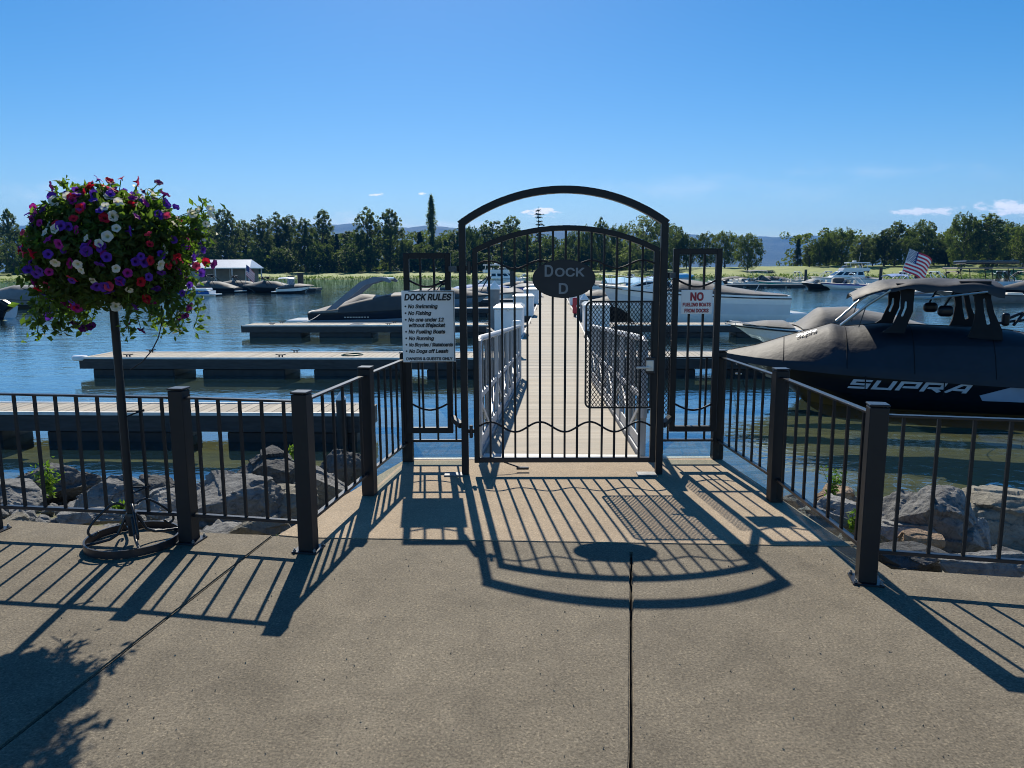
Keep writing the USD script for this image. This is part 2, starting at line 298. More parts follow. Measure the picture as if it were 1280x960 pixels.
# taller grass and reeds along the far waterline
n = 9000; x = rs.uniform(-190, 200, n); v = rs.gamma(1.4, 1.4, n); y = shore_y(x) + v + 0.2; z = far_z(x, v)
h = rs.uniform(0.15, 0.45, n); w = rs.uniform(0.1, 0.35, n); a = rs.uniform(-0.6, 0.6, n)
V = np.stack([np.stack([x - w, y, z - 0.1], -1), np.stack([x + w, y + a, z - 0.1], -1), np.stack([x + a * 0.5, y, z + h], -1)], 1).reshape(-1, 3)
struct('shore_grass', T_(V, np.arange(n * 3).reshape(-1, 3)), leafy('reed_leaf', (0.11, 0.15, 0.035), (0.21, 0.24, 0.06), 0.1, 0.4), kind='stuff')
struct('far_land', grid(np.array([[[-7000, 300, -0.4], [7000, 300, -0.4]], [[-7000, 9000, -0.4], [7000, 9000, -0.4]]])), pm('far_meadow', (0.07, 0.10, 0.04), 0.9, 0.3, 0.01, world=True))
# wooded mountains
xs = np.linspace(-7500, 7500, 220); vs = np.linspace(0, 1, 40); XX, VV = np.meshgrid(xs, vs, indexing='ij'); YY = 5200 + 3000 * VV + 500 * (meshkit.noise(np.stack([XX / 1800, 0 * XX, 0 * XX], -1), 4) - 0.5)
top = np.interp(xs, [-7500, -4600, -3000, -1800, -900, 200, 900, 1900, 2600, 3600, 4800, 7500], [540, 460, 400, 410, 410, 400, 385, 322, 300, 250, 250, 400])[:, None]
prof = np.sin(np.clip(VV * 1.25, 0, 1) * np.pi / 2) ** 1.3 * np.where(VV > 0.8, 1 - (VV - 0.8) * 1.5, 1)
F = np.stack([XX / 900, YY / 900, 0 * XX], -1)
ZZ = top * prof * (0.80 + 0.40 * meshkit.fbm(F, 5, 21)) + prof * 60 * (np.abs(meshkit.fbm(F * 2.3, 4, 5) - 0.5) * 2) - 2
HILL_TOP = float(ZZ.max())
struct('hills', grid(np.stack([XX, YY, ZZ], -1)), pm('hill_forest', (0.018, 0.030, 0.022), 0.95, 0.5, 0.004, col2=(0.05, 0.07, 0.035), world=True), True)

# ---------------------------------------------------------------- walkway of concrete slabs
def P2(p): return (float(p[0]), float(p[1]))
walk = Polygon([P2(EL), P2(E0), P2(E1), P2(L_A), P2(L_B2), P2(R_B2), P2(R_A), P2(E2), P2(E3), P2(ER), (40, -22), (-40, -22)]).buffer(0)
JH0, JH1 = G(455, 673.5), G(1050, 683)                    # joint across, under the gate's shadow
JV0, JV1 = G(789, 690), G(789, 958); JL0, JL1 = G(340, 670), G(0, 935)
def line(a, b, t0, t1): return LineString([P2(a + (b - a) * t0), P2(a + (b - a) * t1)])
cutH = line(JH0, JH1, -0.17, 1.08); cutV = line(JV0, JV1, 0, 14); cutL = line(JL0, JL1, -0.05, 12)
d = JV1 - JV0; d /= np.linalg.norm(d); s = np.array([-d[1], d[0], 0])
more = []
for k in (1, 2, 3, 4):
    o = JV0 - s * 0 + d * (3.2 * k)
    more.append(LineString([P2(o - s * 40), P2(o + s * 40)]))
for k in (-9, -6, -3, 3.1, 6.2, 9.3): 
    o = (JV0 if k > 0 else JL0) + (-s if (s[0] > 0) == (k < 0) else s) * abs(k); more.append(LineString([P2(o - d * 6), P2(o + d * 25)]))
land_poly = Polygon([P2(L_A + (-0.02, 0, 0)), P2(L_B2), P2(R_B2), P2(R_A), P2(JH1 + (JH1 - JH0) * 0.03), P2(JH0 + (JH0 - JH1) * 0.13)]).intersection(walk)
joints = unary_union([land_poly.boundary.buffer(0.0065)] + [g.buffer(0.0058, cap_style=2) for g in [cutV, cutL] + more])
landing_area = Polygon([P2(L_B2), P2(R_B2), P2(R_A + (0.3, -0.3, 0)), P2(JH1), P2(JH0), P2(L_A + (-0.3, -0.3, 0))]).buffer(0.0)
slabs = walk.difference(joints)
pav = thing('pavement', None, None, kind='structure')
strip = sbox(L_B2[0], NEDGE - 0.055, R_B2[0], NEDGE)
def slab_mesh(g):
    """a slab with its arris worn off."""
    g = g.simplify(0.002).segmentize(0.06); c = np.array(g.exterior.coords)[:-1]; c += (meshkit.fbm(np.stack([c[:, 0] * 9, c[:, 1] * 9, 0 * c[:, 0]], -1), 3, 4)[:, None] - 0.5) * 0.003 + rs.normal(size=c.shape) * 0.0006
    g = Polygon(c).buffer(0)
    if g.geom_type != 'Polygon': g = max(g.geoms, key=lambda q: q.area)
    return cat([extr(g, 0.192, -0.20), extr(g.buffer(-0.005), 0.008, -0.008)])
for g in slabs.geoms:
    if g.area < 0.02: continue
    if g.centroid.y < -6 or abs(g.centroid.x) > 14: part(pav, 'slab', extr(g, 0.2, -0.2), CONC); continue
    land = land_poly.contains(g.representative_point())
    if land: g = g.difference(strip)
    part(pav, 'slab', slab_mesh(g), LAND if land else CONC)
part(pav, 'edge_strip', cbx(((L_B2[0] + R_B2[0]) / 2, NEDGE - 0.0265, -0.097), (R_B2[0] - L_B2[0], 0.053, 0.2), 0.004), KERB)
part(pav, 'joint_fill', extr(walk.buffer(-0.03), 0.12, -0.158), pm('joint_dirt', (0.03, 0.026, 0.02), 0.95, 0.4, 20))
# bulkhead wall that carries the landing over the bank
bw = landing_area.union(Polygon([P2(L_A), P2(E1), P2(E2), P2(R_A)])).intersection(walk.buffer(-0.03))
struct('bulkhead', extr(bw, 2.3, -2.503), pm('bulkhead_concrete', (0.25, 0.24, 0.21), 0.9, 0.2, 3, 0.01, 30))
# scattered grit and leaf bits on the slabs
P = []
for k in range(420):
    q = G(rs.uniform(60, 1240), 690 + 265 * rs.uniform() ** 1.3); P.append(q + (0, 0, 0.003))
struct('leaf_litter', quads(np.array(P), 0.0045, rs, 0.6), pm('litter', (0.03, 0.025, 0.02), 0.9, 0.9, 3.0, col2=(0.3, 0.26, 0.2)), kind='stuff')

# ---------------------------------------------------------------- riprap rocks
def rock_mesh(rng, sub=3, cuts=11, rough=0.16):
    m = trimesh.creation.icosphere(sub); v = np.array(m.vertices); 
    for _ in range(cuts):
        nrm = rng.normal(size=3); nrm /= np.linalg.norm(nrm); c = rng.uniform(0.5, 0.86); t = v @ nrm - c; v -= np.outer(np.maximum(t, 0), nrm)
    o = rng.uniform(0, 90, 3); sd = rng.normal(size=(16, 3)); sd /= np.linalg.norm(sd, axis=1)[:, None]; w = v / np.linalg.norm(v, axis=1)[:, None] + (meshkit.fbm(v[:, :, None] * 3.0 + o, 2, 9)[:, :] - 0.5) * 0.25
    k = np.argmax(w @ sd.T, axis=1); off = rng.uniform(-1, 1, 16); tl = rng.normal(size=(16, 3)) * 0.5
    f = meshkit.fbm(v * 3.1 + o, 4, int(rng.integers(99))) - 0.5; f2 = meshkit.fbm(v * 11 + o, 2, 5) - 0.5
    v *= (1 + rough * (0.55 * off[k] + 0.6 * np.clip((v * tl[k]).sum(1), -1, 1) + 0.9 * f + 0.35 * f2))[:, None]
    return T_(v, m.faces)
def rock_look(name, lo, hi, crack):
    nodes = {'tc': ('texture_coordinate', {}), 'n': ('noise_texture', {'scale': 1.6, 'detail': 8.0, 'roughness': 0.7}), 'n2': ('noise_texture', {'scale': 11.0, 'detail': 8.0, 'roughness': 0.78, 'distortion': 1.2}),
             'r': ('rgb_ramp', {'ramp': [(0.3, lo), (0.7, hi)]}), 'r2': ('rgb_ramp', {'ramp': [(0.33, (crack,) * 3), (0.5, (1,) * 3), (0.75, (1.25, 1.22, 1.15))]}),
             'm': ('mix_color', {'blend_type': 'multiply', 'fac': 1.0, 'use_clamp': False}), 'b': ('bump', {'strength': 1.0, 'distance': 0.05}), 'p': ('principled_bsdf', {'roughness': 0.85, 'specular_ior_level': 0.3})}
    return mk(name, nodes, [('tc.object', 'n.vector'), ('tc.object', 'n2.vector'), ('n.fac', 'r.fac'), ('n2.fac', 'r2.fac'), ('r.color', 'm.a'), ('r2.color', 'm.b'), ('m.result', 'p.base_color'), ('n2.fac', 'b.height'), ('b.normal', 'p.normal')], 'p.BSDF')
ROCKS = {'grey': rock_look('rock_grey', (0.17, 0.172, 0.170), (0.35, 0.345, 0.33), 0.35), 'dark': rock_look('rock_dark', (0.075, 0.078, 0.08), (0.19, 0.19, 0.188), 0.35),
         'tan': rock_look('rock_tan', (0.25, 0.228, 0.18), (0.42, 0.39, 0.315), 0.45), 'pale': rock_look('rock_pale', (0.28, 0.28, 0.27), (0.42, 0.41, 0.39), 0.55), 'rust': rock_look('rock_rust', (0.36, 0.24, 0.15), (0.5, 0.38, 0.27), 0.7)}
rr = np.random.default_rng(11); placed = []
def rock(px, py, zc, s, kind, label, sub=5, group=None, pos=None, cuts=14, rough=0.17):
    c = G(px, py, zc) if pos is None else pos
    m = rock_mesh(rr, sub, cuts, rough); R = trimesh.transformations.rotation_matrix(rr.uniform(0, 6.28), [0, 0, 1])
    if sub < 5: m.apply_transform(trimesh.transformations.random_rotation_matrix(rr.uniform(size=3)))
    else: m.apply_transform(R)
    m.vertices *= np.array(s); placed.append((c[0], c[1], max(s[:2])))
    g = usdkit.mesh(stage, _path('/World', 'rock' if group else 'boulder'), m, ROCKS[kind], smooth=False); UsdGeom.Xformable(g).AddTranslateOp().Set(Gf.Vec3d(*map(float, c)))
    tag(g.GetPrim(), label, 'rock', group)
rock(345, 590, -0.78, (0.62, 0.5, 0.40), 'dark', 'large smooth dark boulder at the water beside the left corner post')
rock(290, 632, -0.45, (0.62, 0.42, 0.27), 'grey', 'wide jagged grey boulder under the short rail left of the corner post')
rock(360, 632, -0.52, (0.42, 0.36, 0.26), 'tan', 'jagged grey and tan boulder touching the left corner post')
rock(425, 590, -0.72, (0.34, 0.33, 0.36), 'dark', 'upright dark boulder behind the left side rail near the landing')
rock(398, 612, -0.6, (0.32, 0.3, 0.28), 'grey', 'grey boulder just right of the left corner post', cuts=9)
rock(62, 606, -0.72, (0.52, 0.42, 0.38), 'dark', 'craggy dark boulder with a green weed at the far left water edge', rough=0.2)
rock(22, 622, -0.62, (0.34, 0.3, 0.22), 'grey', 'small craggy grey boulder at the far left below the rail')
rock(128, 628, -0.56, (0.40, 0.34, 0.24), 'grey', 'angular grey boulder behind the rail left of the flower stand pole')
rock(110, 647, -0.17, (0.30, 0.13, 0.085), 'pale', 'flat pale slab of rock at the walkway edge left of the flower stand')
rock(206, 634, -0.45, (0.34, 0.26, 0.19), 'pale', 'pale angular boulder between the flower stand and the left rail post')
rock(190, 618, -0.66, (0.3, 0.3, 0.22), 'dark', 'dark knobbly boulder behind the flower stand pole')
rock(316, 662, -0.13, (0.23, 0.09, 0.08), 'tan', 'low tan stone lying on the walkway edge under the short rail')
rock(1250, 655, -0.70, (0.78, 0.55, 0.44), 'tan', 'huge tan boulder at the right edge of the picture by the water', rough=0.16)
rock(1168, 668, -0.52, (0.42, 0.36, 0.42), 'grey', 'rough grey boulder leaning against the huge tan one', rough=0.2)
rock(1140, 648, -0.62, (0.34, 0.30, 0.20), 'pale', 'pale grey slab rock at the water behind the right corner post', cuts=8)
rock(1110, 668, -0.5, (0.36, 0.26, 0.18), 'pale', 'light flat boulder beside the right corner post', cuts=8)
rock(1148, 676, -0.40, (0.17, 0.13, 0.12), 'rust', 'orange tinted stone right of the right corner post')
rock(1180, 637, -0.85, (0.24, 0.2, 0.15), 'dark', 'small dark wet rock at the right waterline')
rock(1130, 702, -0.16, (0.30, 0.17, 0.12), 'dark', 'dark grey rock at the walkway edge right of the corner post')
rock(1235, 713, -0.13, (0.38, 0.13, 0.10), 'pale', 'long pale flat rock on the walkway edge at far right')
rock(1060, 690, -0.2, (0.16, 0.12, 0.10), 'rust', 'reddish stone against the walkway left of the right corner post')
rock(1030, 655, -0.36, (0.26, 0.18, 0.15), 'grey', 'grey rock below the right side rail near its middle post')
rock(1050, 640, -0.5, (0.26, 0.22, 0.17), 'pale', 'pale rock behind the right side rail', cuts=8)
rock(1042, 620, -0.72, (0.2, 0.17, 0.14), 'rust', 'pinkish brown rock at the water behind the right side rail')
rock(1000, 636, -0.42, (0.2, 0.15, 0.12), 'dark', 'dark rock beside the landing wall under the right rail')
lw = landing_area.buffer(0.12)
for k in range(230):
    side = k % 2; x = -rr.uniform(1.6, 8) if side == 0 else rr.uniform(1.9, 8.5); v = rr.uniform(0.02, 4.4) ** 1.0
    y = float(edge_y(x)) + v
    if lw.contains(Point(x, y)) or (v > 1.3 and lw.buffer(0.7).contains(Point(x, y))): continue
    s = rr.uniform(0.10, 0.26) * (1.0 if v > 0.35 else 0.6)
    if any((x - a) ** 2 + (y - b) ** 2 < (0.55 * (s + c)) ** 2 for a, b, c in placed): continue
    rock(0, 0, 0, (s * rr.uniform(0.9, 1.4), s * rr.uniform(0.8, 1.1), s * rr.uniform(0.55, 0.8)), rr.choice(['grey', 'dark', 'grey', 'tan', 'pale']),
         'smaller angular rock of the bank below the left rails' if side == 0 else 'smaller angular rock of the bank below the right rails', 4,
         'smaller rocks of the left bank' if side == 0 else 'smaller rocks of the right bank', (x, y, bank_z(x, y) + s * 0.22))
# small broken stone filling the gaps
RB = []; base_ = [rock_mesh(rr, 1, 6, 0.2) for _ in range(8)]
for k in range(900):
    x = -rr.uniform(1.5, 7.5) if k % 2 == 0 else rr.uniform(2.0, 7.5); v = 0.04 + 3.2 * rr.uniform() ** 1.3; y = float(edge_y(x)) + v
    if lw.contains(Point(x, y)): continue
    s = rr.uniform(0.025, 0.085); m = base_[k % 8].copy(); m.apply_transform(trimesh.transformations.random_rotation_matrix(rr.uniform(size=3))); m.vertices *= s; m.apply_translation((x, y, bank_z(x, y) + 0.02 + s * 0.3)); RB.append(m)
struct('rubble', cat(RB), ROCKS['grey'], kind='stuff')
# weeds between the rocks
def weed(px, py, z, h, nb, label, seed):
    rng = np.random.default_rng(seed); o = G(px, py, z); ms = []; st = []
    for k in range(nb):
        a = rng.uniform(0, 6.28); lean = rng.uniform(0.05, 0.4) * h; t = np.linspace(0, 1, 5)[:, None]
        p = o + t * np.array([0, 0, h * rng.uniform(0.6, 1)]) + t ** 2 * np.array([math.cos(a), math.sin(a), 0]) * lean; st.append(tube(p, np.linspace(0.004, 0.0015, 5), 4))
        q = p[rng.integers(1, 5, 14)] + rng.normal(size=(14, 3)) * 0.022; ms.append(quads(q, 0.026, rng, 0.4))
    t = thing('weed', label, 'plant', o); part(t, 'leaves', cat(ms), WEED); part(t, 'stem', cat(st), WEED)
WEED = leafy('weed_leaf', (0.09, 0.16, 0.025), (0.22, 0.32, 0.05), 3.0, 0.45)
weed(64, 622, -0.5, 0.32, 16, 'bright green weed growing on the rocks at far left', 1)
weed(152, 648, -0.2, 0.12, 9, 'small green weed beside the foot of the flower stand', 2)
weed(1038, 628, -0.6, 0.34, 12, 'tall thin weed behind the right side rail', 3)
weed(1068, 664, -0.38, 0.13, 9, 'small green weed left of the right corner post', 4)
weed(368, 570, -0.5, 0.10, 10, 'yellow green moss tuft on the large dark boulder', 6)
# ---------------------------------------------------------------- railings
PW, PH, ZT, ZBOT = 0.089, 0.93, 0.875, 0.165
ACRYL = mk('clear_acrylic', {'t': ('transparent_bsdf', {'color': (0.86, 0.93, 0.95)}), 'g': ('glossy_bsdf', {'roughness': 0.03}), 'm': ('mix_closure', {'fac': 0.06})},
           [('t.BSDF', 'm.closure1'), ('g.BSDF', 'm.closure2')], 'm.closure')
def post(t, p, h=PH, plate=True, rz=0.0):
    p = np.array(p) * (1, 1, 0)
    g = part(t, 'post', cbx(p + (0, 0, h / 2 - 0.005), (PW, PW, h - 0.01), 0.004, rz), IRON)
    part(g, 'post_cap', cbx(p + (0, 0, h - 0.0005), (PW + 0.006, PW + 0.006, 0.011), 0.003, rz), IRON2)
    if plate:
        b = part(g, 'base_plate', cbx(p + (0, 0, 0.005), (0.15, 0.15, 0.010), 0.003, rz), IRON2)
        c, s_ = math.cos(rz), math.sin(rz)
        part(g, 'anchor_bolt', cat([lathe([(0.0, 0.012), (0.009, 0.012), (0.009, 0.022), (0.005, 0.022), (0.005, 0.03), (0, 0.03)], 6, p + (0.06 * (c * i - s_ * j), 0.06 * (s_ * i + c * j), 0)) for i in (-1, 1) for j in (-1, 1)]), GALV)
def span(t, a, b, n, kick=False, zt=ZT, zb=ZBOT):
    a, b = np.array(a) * (1, 1, 0), np.array(b) * (1, 1, 0); d = (b - a) / np.linalg.norm(b - a); a, b = a + d * PW / 2, b - d * PW / 2
    part(t, 'top_rail', bar(a + (0, 0, zt), b + (0, 0, zt), 0.038, 0.012, ch=0.002), IRON2)
    part(t, 'bottom_rail', bar(a + (0, 0, zb), b + (0, 0, zb), 0.03, 0.02, ch=0.002), IRON2)
    for k in range(n):
        p = a + (b - a) * (k + 0.5 + 0.0) / n if n > 0 else a
        part(t, 'baluster', bar(p + (0, 0, zb + 0.01), p + (0, 0, zt - 0.006), 0.0155, 0.0155, up=d), IRON)
    if kick:
        part(t, 'kick_panel', bar(a + (0, 0, (zb - 0.01) / 2 + 0.012), b + (0, 0, (zb - 0.01) / 2 + 0.012), 0.008, zb - 0.034), ACRYL)
L1, L2, L3, L4 = G(237, 676), G(386, 687), G(462.5, 618), G(510.5, 576)
R0, R1, R2 = G(895.5, 573), G(968, 626), G(1082, 726)
dl = (L1 - G(0, 664.5)); dl /= np.linalg.norm(dl); lz = math.atan2(dl[1], dl[0])
L0, Lm = L1 - dl * 1.33, L1 - dl * 2.66
dr = G(1280, 742) - R2; dr /= np.linalg.norm(dr); rz_ = math.atan2(dr[1], dr[0])
R3, R4 = R2 + dr * 1.36, R2 + dr * 2.72
t = thing('railing', 'black iron railing along the walkway behind the flower stand', 'railing', L2)
for p in (Lm, L0, L1, L2): post(t, p, rz=lz)
span(t, Lm, L0, 9); span(t, L0, L1, 9); span(t, L1, L2, 5)
a_ = math.atan2(*(L4 - L2)[[1, 0]])
t = thing('railing', 'black iron railing up the left side of the landing to the dock rules sign', 'railing', L4)
post(t, L3, plate=False, rz=a_); post(t, L4, plate=False)
span(t, L2, L3, 6); span(t, L3, L4, 6, True)
t = thing('railing', 'black iron railing up the right side of the landing in front of the dark boat', 'railing', R1)
post(t, R0, plate=False); post(t, R1, plate=False, rz=math.atan2(*(R2 - R1)[[1, 0]]))
span(t, R0, R1, 7, True); span(t, R1, R2, 7, True)
t = thing('railing', 'black iron railing running right from the corner post before the large boulders', 'railing', R2)
for p in (R2, R3, R4): post(t, p, rz=rz_)
span(t, R2, R3, 8); span(t, R3, R4, 8)

# ---------------------------------------------------------------- gateway
GA, GB = G(582, 592.5), G(823, 592.0); GU = (GB - GA); GW = np.linalg.norm(GU); GU /= GW; GN = np.array([GU[1], -GU[0], 0])   # GN looks at the walkway
def gp(px, py, off=0.0):
    """the point of the gate's plane (off metres in front of it) seen at a pixel, as (along, up)."""
    d = ray(px, py); o = GA + GN * off; k = ((o - CAM) @ GN) / (d @ GN); q = CAM + d * k - o; return np.array([q @ GU, q[2]])
def gw(u, z, off=0.0): return GA + GU * u + GN * off + np.array([0, 0, z])
def gbar(a, b, w, dep=None, off=0.0, ch=0.0): return bar(gw(*a, off), gw(*b, off), w, dep or w, up=GN, ch=ch) if True else None
def arc(u0, u1, zs, zc, n=40):
    """circular arc from (u0, zs) over (mid, zc) to (u1, zs)."""
    c = (u1 - u0) / 2; h = zc - zs; R = (c * c + h * h) / (2 * h); m = (u0 + u1) / 2; a = math.asin(min(1, c / R))
    t = np.linspace(-a, a, n); return np.stack([m + R * np.sin(t), zc - R + R * np.cos(t)], 1)
def arcbar(pts, w, dep, off=0.0):
    p = np.asarray(pts); d = np.gradient(p, axis=0); d /= np.linalg.norm(d, axis=1)[:, None]; nrm = np.stack([-d[:, 1], d[:, 0]], 1); rings = []
    for q, n_ in zip(p, nrm):
        rings.append([gw(*(q + n_ * w / 2), off + dep / 2), gw(*(q - n_ * w / 2), off + dep / 2), gw(*(q - n_ * w / 2), off - dep / 2), gw(*(q + n_ * w / 2), off - dep / 2)])
    m = grid(np.array(rings), True); k = len(p) * 4 - 4; m = T_(m.vertices, np.vstack([m.faces, [[0, 1, 2], [0, 2, 3], [k, k + 2, k + 1], [k, k + 3, k + 2]]]))
    if m.volume < 0: m.invert()
    return m
PT = 0.054
zc_l, zc_r = gp(575.5, 282)[1], gp(829.5, 277)[1]; ZC = (zc_l + zc_r) / 2; ZA = gp(703, 237)[1]
frame_t = thing('gateway', 'black iron gateway with arched top and narrow side panels at the dock entrance', 'gateway', gw(GW / 2, 0))
for u in (0.0, GW):
    g = part(frame_t, 'gate_post', cbx(gw(u, ZC / 2), (PT, PT, ZC), 0.004, math.atan2(GU[1], GU[0])), IRON)
    part(g, 'foot_plate', cbx(gw(u + (0.09 if u == 0 else -0.10) * (-1 if u == 0 else 1), 0.006, 0.03), (0.15, 0.10, 0.012), 0.003), GALV)
part(frame_t, 'arch', arcbar(arc(-PT / 2 + 0.01, GW + PT / 2 - 0.01, ZC - 0.004, ZA, 56), PT, PT + 0.004), IRON, 30)
INK = (0.02, 0.02, 0.02)
def wave(u0, u1, z, amp, per, ph, r=0.008, off=0.0, n=60):
    u = np.linspace(u0, u1, n); return tube(np.array([gw(a, z + amp * math.cos((a - ph) / per * 2 * math.pi), off) for a in u]), r, 6)
# side panels: a tall frame with bars and two sagging ties, a low rail below, joined to the gate post by short bars
SO, LO = -0.32, -0.44
def side_panel(xl, xr, yt, yb, sgn, post_u, grille):
    gbar = lambda a, b, w, dep=None, off=SO, ch=0.0: bar(gw(*a, off), gw(*b, off), w, dep or w, up=GN, ch=ch)
    (ul, zt), (ur, _) = gp(xl, yt, SO), gp(xr, yt, SO); zb = gp((xl + xr) / 2, yb, SO)[1]; w = 0.046
    fr = [gbar((ul, zb - w / 2), (ul, zt + w / 2), w, ch=0.003), gbar((ur, zb - w / 2), (ur, zt + w / 2), w, ch=0.003), gbar((ul + w / 2, zt), (ur - w / 2, zt), w, w - 0.004), gbar((ul + w / 2, zb), (ur - w / 2, zb), w, w - 0.004)]
    part(frame_t, 'side_frame', cat(fr), IRON)
    for k in (1, 2): u = ul + (ur - ul) * k / 3; part(frame_t, 'baluster', gbar((u, zb + w / 2), (u, zt - w / 2), 0.017), IRON)
    for z in (gp(0.5 * (xl + xr), 354, SO)[1], gp(0.5 * (xl + xr), 508, SO)[1]):
        c = np.linspace(0, 1, 16); part(frame_t, 'sagging_tie', tube(np.array([gw(ul + w / 2 + (ur - ul - w) * q, z + 0.022 - 0.05 * math.sin(math.pi * q), SO + 0.012) for q in c]), 0.009, 6), IRON)
    inner = ur if sgn > 0 else ul; pu = post_u - sgn * PT / 2
    for py in (336 if sgn > 0 else 345, 522): z = gp(600, py, SO)[1]; part(frame_t, 'connector', bar(gw(inner + sgn * w / 2 - sgn * 0.01, z, SO), gw(pu - sgn * 0.0, z, 0.0), 0.04, 0.042), IRON)
    if grille:
        z0, z1 = gp(834, 519, SO)[1], gp(834, 347, SO)[1]; part(frame_t, 'mesh_infill', diamonds(gp(826, 450, SO)[0], inner + sgn * w / 2, z0, z1, SO), IRON)
    # low rail behind the panel, same as the railings
    end = (gp(514.5, 540, LO) if sgn > 0 else gp(891, 540, LO))[0]; lo, hi = sorted((end, gp(581 if sgn > 0 else 824, 540, LO)[0]))
    part(frame_t, 'low_rail', gbar((lo, ZBOT + 0.005), (hi, ZBOT + 0.005), 0.02, 0.03, LO), IRON2)
    for q in (0.16, 0.50, 0.84): u = lo + (hi - lo) * q; part(frame_t, 'low_baluster', gbar((u, ZBOT + 0.015), (u, ZT), 0.0155, 0.0155, LO), IRON)
    part(frame_t, 'low_rail', gbar((lo, ZT), (hi, ZT), 0.012, 0.03, LO), IRON2)
    part(frame_t, 'kick_panel', gbar((lo, 0.083), (hi, 0.083), 0.13, 0.008, LO), ACRYL)
    return ul, ur, zb, zt
def diamonds(u0, u1, z0, z1, off=0.0, pu=0.028, pz=0.040, r=0.0026, clip=None):
    u0, u1 = sorted((u0, u1)); area = clip or sbox(u0, z0, u1, z1); ms = []
    for sg in (-1, 1):
        n = int((z1 - z0 + (u1 - u0) * pz / pu) / pz) + 3
        for k in range(-1, n):
            zz = z0 + k * pz - ((u1 - u0) * pz / pu if sg > 0 else 0); l = LineString([(u0, zz), (u1, zz + sg * (u1 - u0) * pz / pu)]) if sg > 0 else LineString([(u0, z0 + k * pz), (u1, z0 + k * pz - (u1 - u0) * pz / pu)])
            c = l.intersection(area)
            if c.is_empty or c.length < 0.01: continue
            (a, b), (c_, d) = c.coords[0], c.coords[-1]; ms.append(bar(gw(a, b, off + sg * 0.0012), gw(c_, d, off + sg * 0.0012), 2 * r, 0.0024, up=GN))
    return cat(ms)
SPL = side_panel(507.5, 559.5, 320, 537.5, 1, 0.0, False)
SPR = side_panel(845.5, 899.0, 314.5, 535.5, -1, GW, True)
# the leaf of the gate
uL, uR = gp(595, 450)[0], gp(818, 450)[0]; SW = 0.042; zB = gp(705, 574.5)[1]; zS = (gp(593, 316)[1] + gp(821, 312)[1]) / 2; zT = gp(706, 285)[1]
gate = thing('gate', 'closed black iron gate with arched top rail and upright bars', 'gate', gw((uL + uR) / 2, 0))
for u in (uL, uR): part(gate, 'stile', gbar((u, zB - SW / 2), (u, zS), SW, ch=0.003), IRON)
part(gate, 'bottom_rail', gbar((uL + SW / 2, zB), (uR - SW / 2, zB), SW - 0.004, SW - 0.004, ch=0.002), IRON2)
ga = arc(uL - SW / 2 + 0.008, uR + SW / 2 - 0.008, zS, zT, 48); part(gate, 'top_rail', arcbar(ga, 0.04, SW + 0.003), IRON, 30)
ub = [gp(x, 450)[0] for x in (614, 798.5 + 1.0)]; sp = (gp(802, 330)[0] - gp(610, 330)[0]) / 12; uc = (uL + uR) / 2
BU = [uc + (k - 6) * sp for k in range(13)]
for u in BU:
    z = float(np.interp(u, ga[:, 0], ga[:, 1])) - 0.016; part(gate, 'baluster', gbar((u, zB + SW / 2 - 0.003), (u, z), 0.0165), IRON)
zw1, zw2 = gp(706, 330.5)[1], gp(706, 533)[1]
part(gate, 'wave_rod', wave(uL + SW / 2, uR - SW / 2, zw1, 0.030, 4 * sp, BU[4], 0.0075, 0.014), IRON, True)
part(gate, 'wave_rod', wave(uL + SW / 2, uR - SW / 2, zw2, 0.040, 4 * sp, BU[0], 0.0085, 0.014), IRON, True)
(mu, mz1), mz0 = gp(731.5, 376), gp(731.5, 510)[1]
body = sbox(mu, mz0, uR - SW / 2, mz1); rnd = Polygon([*sbox(mu, mz0, uR - SW / 2, mz1).exterior.coords]).buffer(-0.05).buffer(0.05); body = unary_union([rnd, sbox(mu + 0.1, mz0, uR - SW / 2, mz1)])
mesh_in = part(gate, 'mesh_guard', diamonds(mu, uR - SW / 2, mz0, mz1, 0.016, clip=body.buffer(-0.002)), IRON)
ring = body.difference(body.buffer(-0.014)); part(mesh_in, 'guard_frame', to_plane(extr(ring, 0.012), gw(0, 0, 0.012), GU), IRON)
(lu, lz1), lz0 = gp(802, 449), gp(802, 463)[1]
lk = part(gate, 'lock_box', cbx(gw((lu + uR) / 2 + 0.012, (lz0 + lz1) / 2, 0.030), (uR - lu - 0.03, 0.05, 0.13), 0.006), IRON2)
part(lk, 'lock_plate', cbx(gw((lu + uR) / 2 + 0.005, (lz0 + lz1) / 2, 0.058), (0.058, 0.008, 0.085), 0.003), STEEL)
hz = (lz0 + lz1) / 2 - 0.012
part(lk, 'lever_handle', cat([lathe([(0, 0), (0.012, 0), (0.012, 0.03), (0, 0.03)], 10, (0, 0, 0)).apply_transform(trimesh.transformations.rotation_matrix(math.pi / 2, [1, 0, 0])).apply_translation(gw(uR - 0.05, hz, 0.06)), cbx(gw(uR - 0.095, hz, 0.085), (0.12, 0.014, 0.018), 0.005)]), STEEL)
for z in (0.35, 1.62): part(gate, 'hinge', cat([gbar((PT / 2, z), (uL - SW / 2, z), 0.03, 0.02), lathe([(0, -0.05), (0.014, -0.05), (0.014, 0.05), (0, 0.05)], 10, gw((PT / 2 + uL - SW / 2) / 2, z, 0.018))]), IRON2)
part(gate, 'drop_rod', cat([tube([gw(uL + 0.03, 0.10, -0.06), gw(uL + 0.20, 0.085, -0.06), gw(uL + 0.34, 0.035, -0.06)], 0.006, 6), cbx(gw(uL + 0.36, 0.03, -0.06), (0.10, 0.03, 0.02), 0.004)]), IRON2)
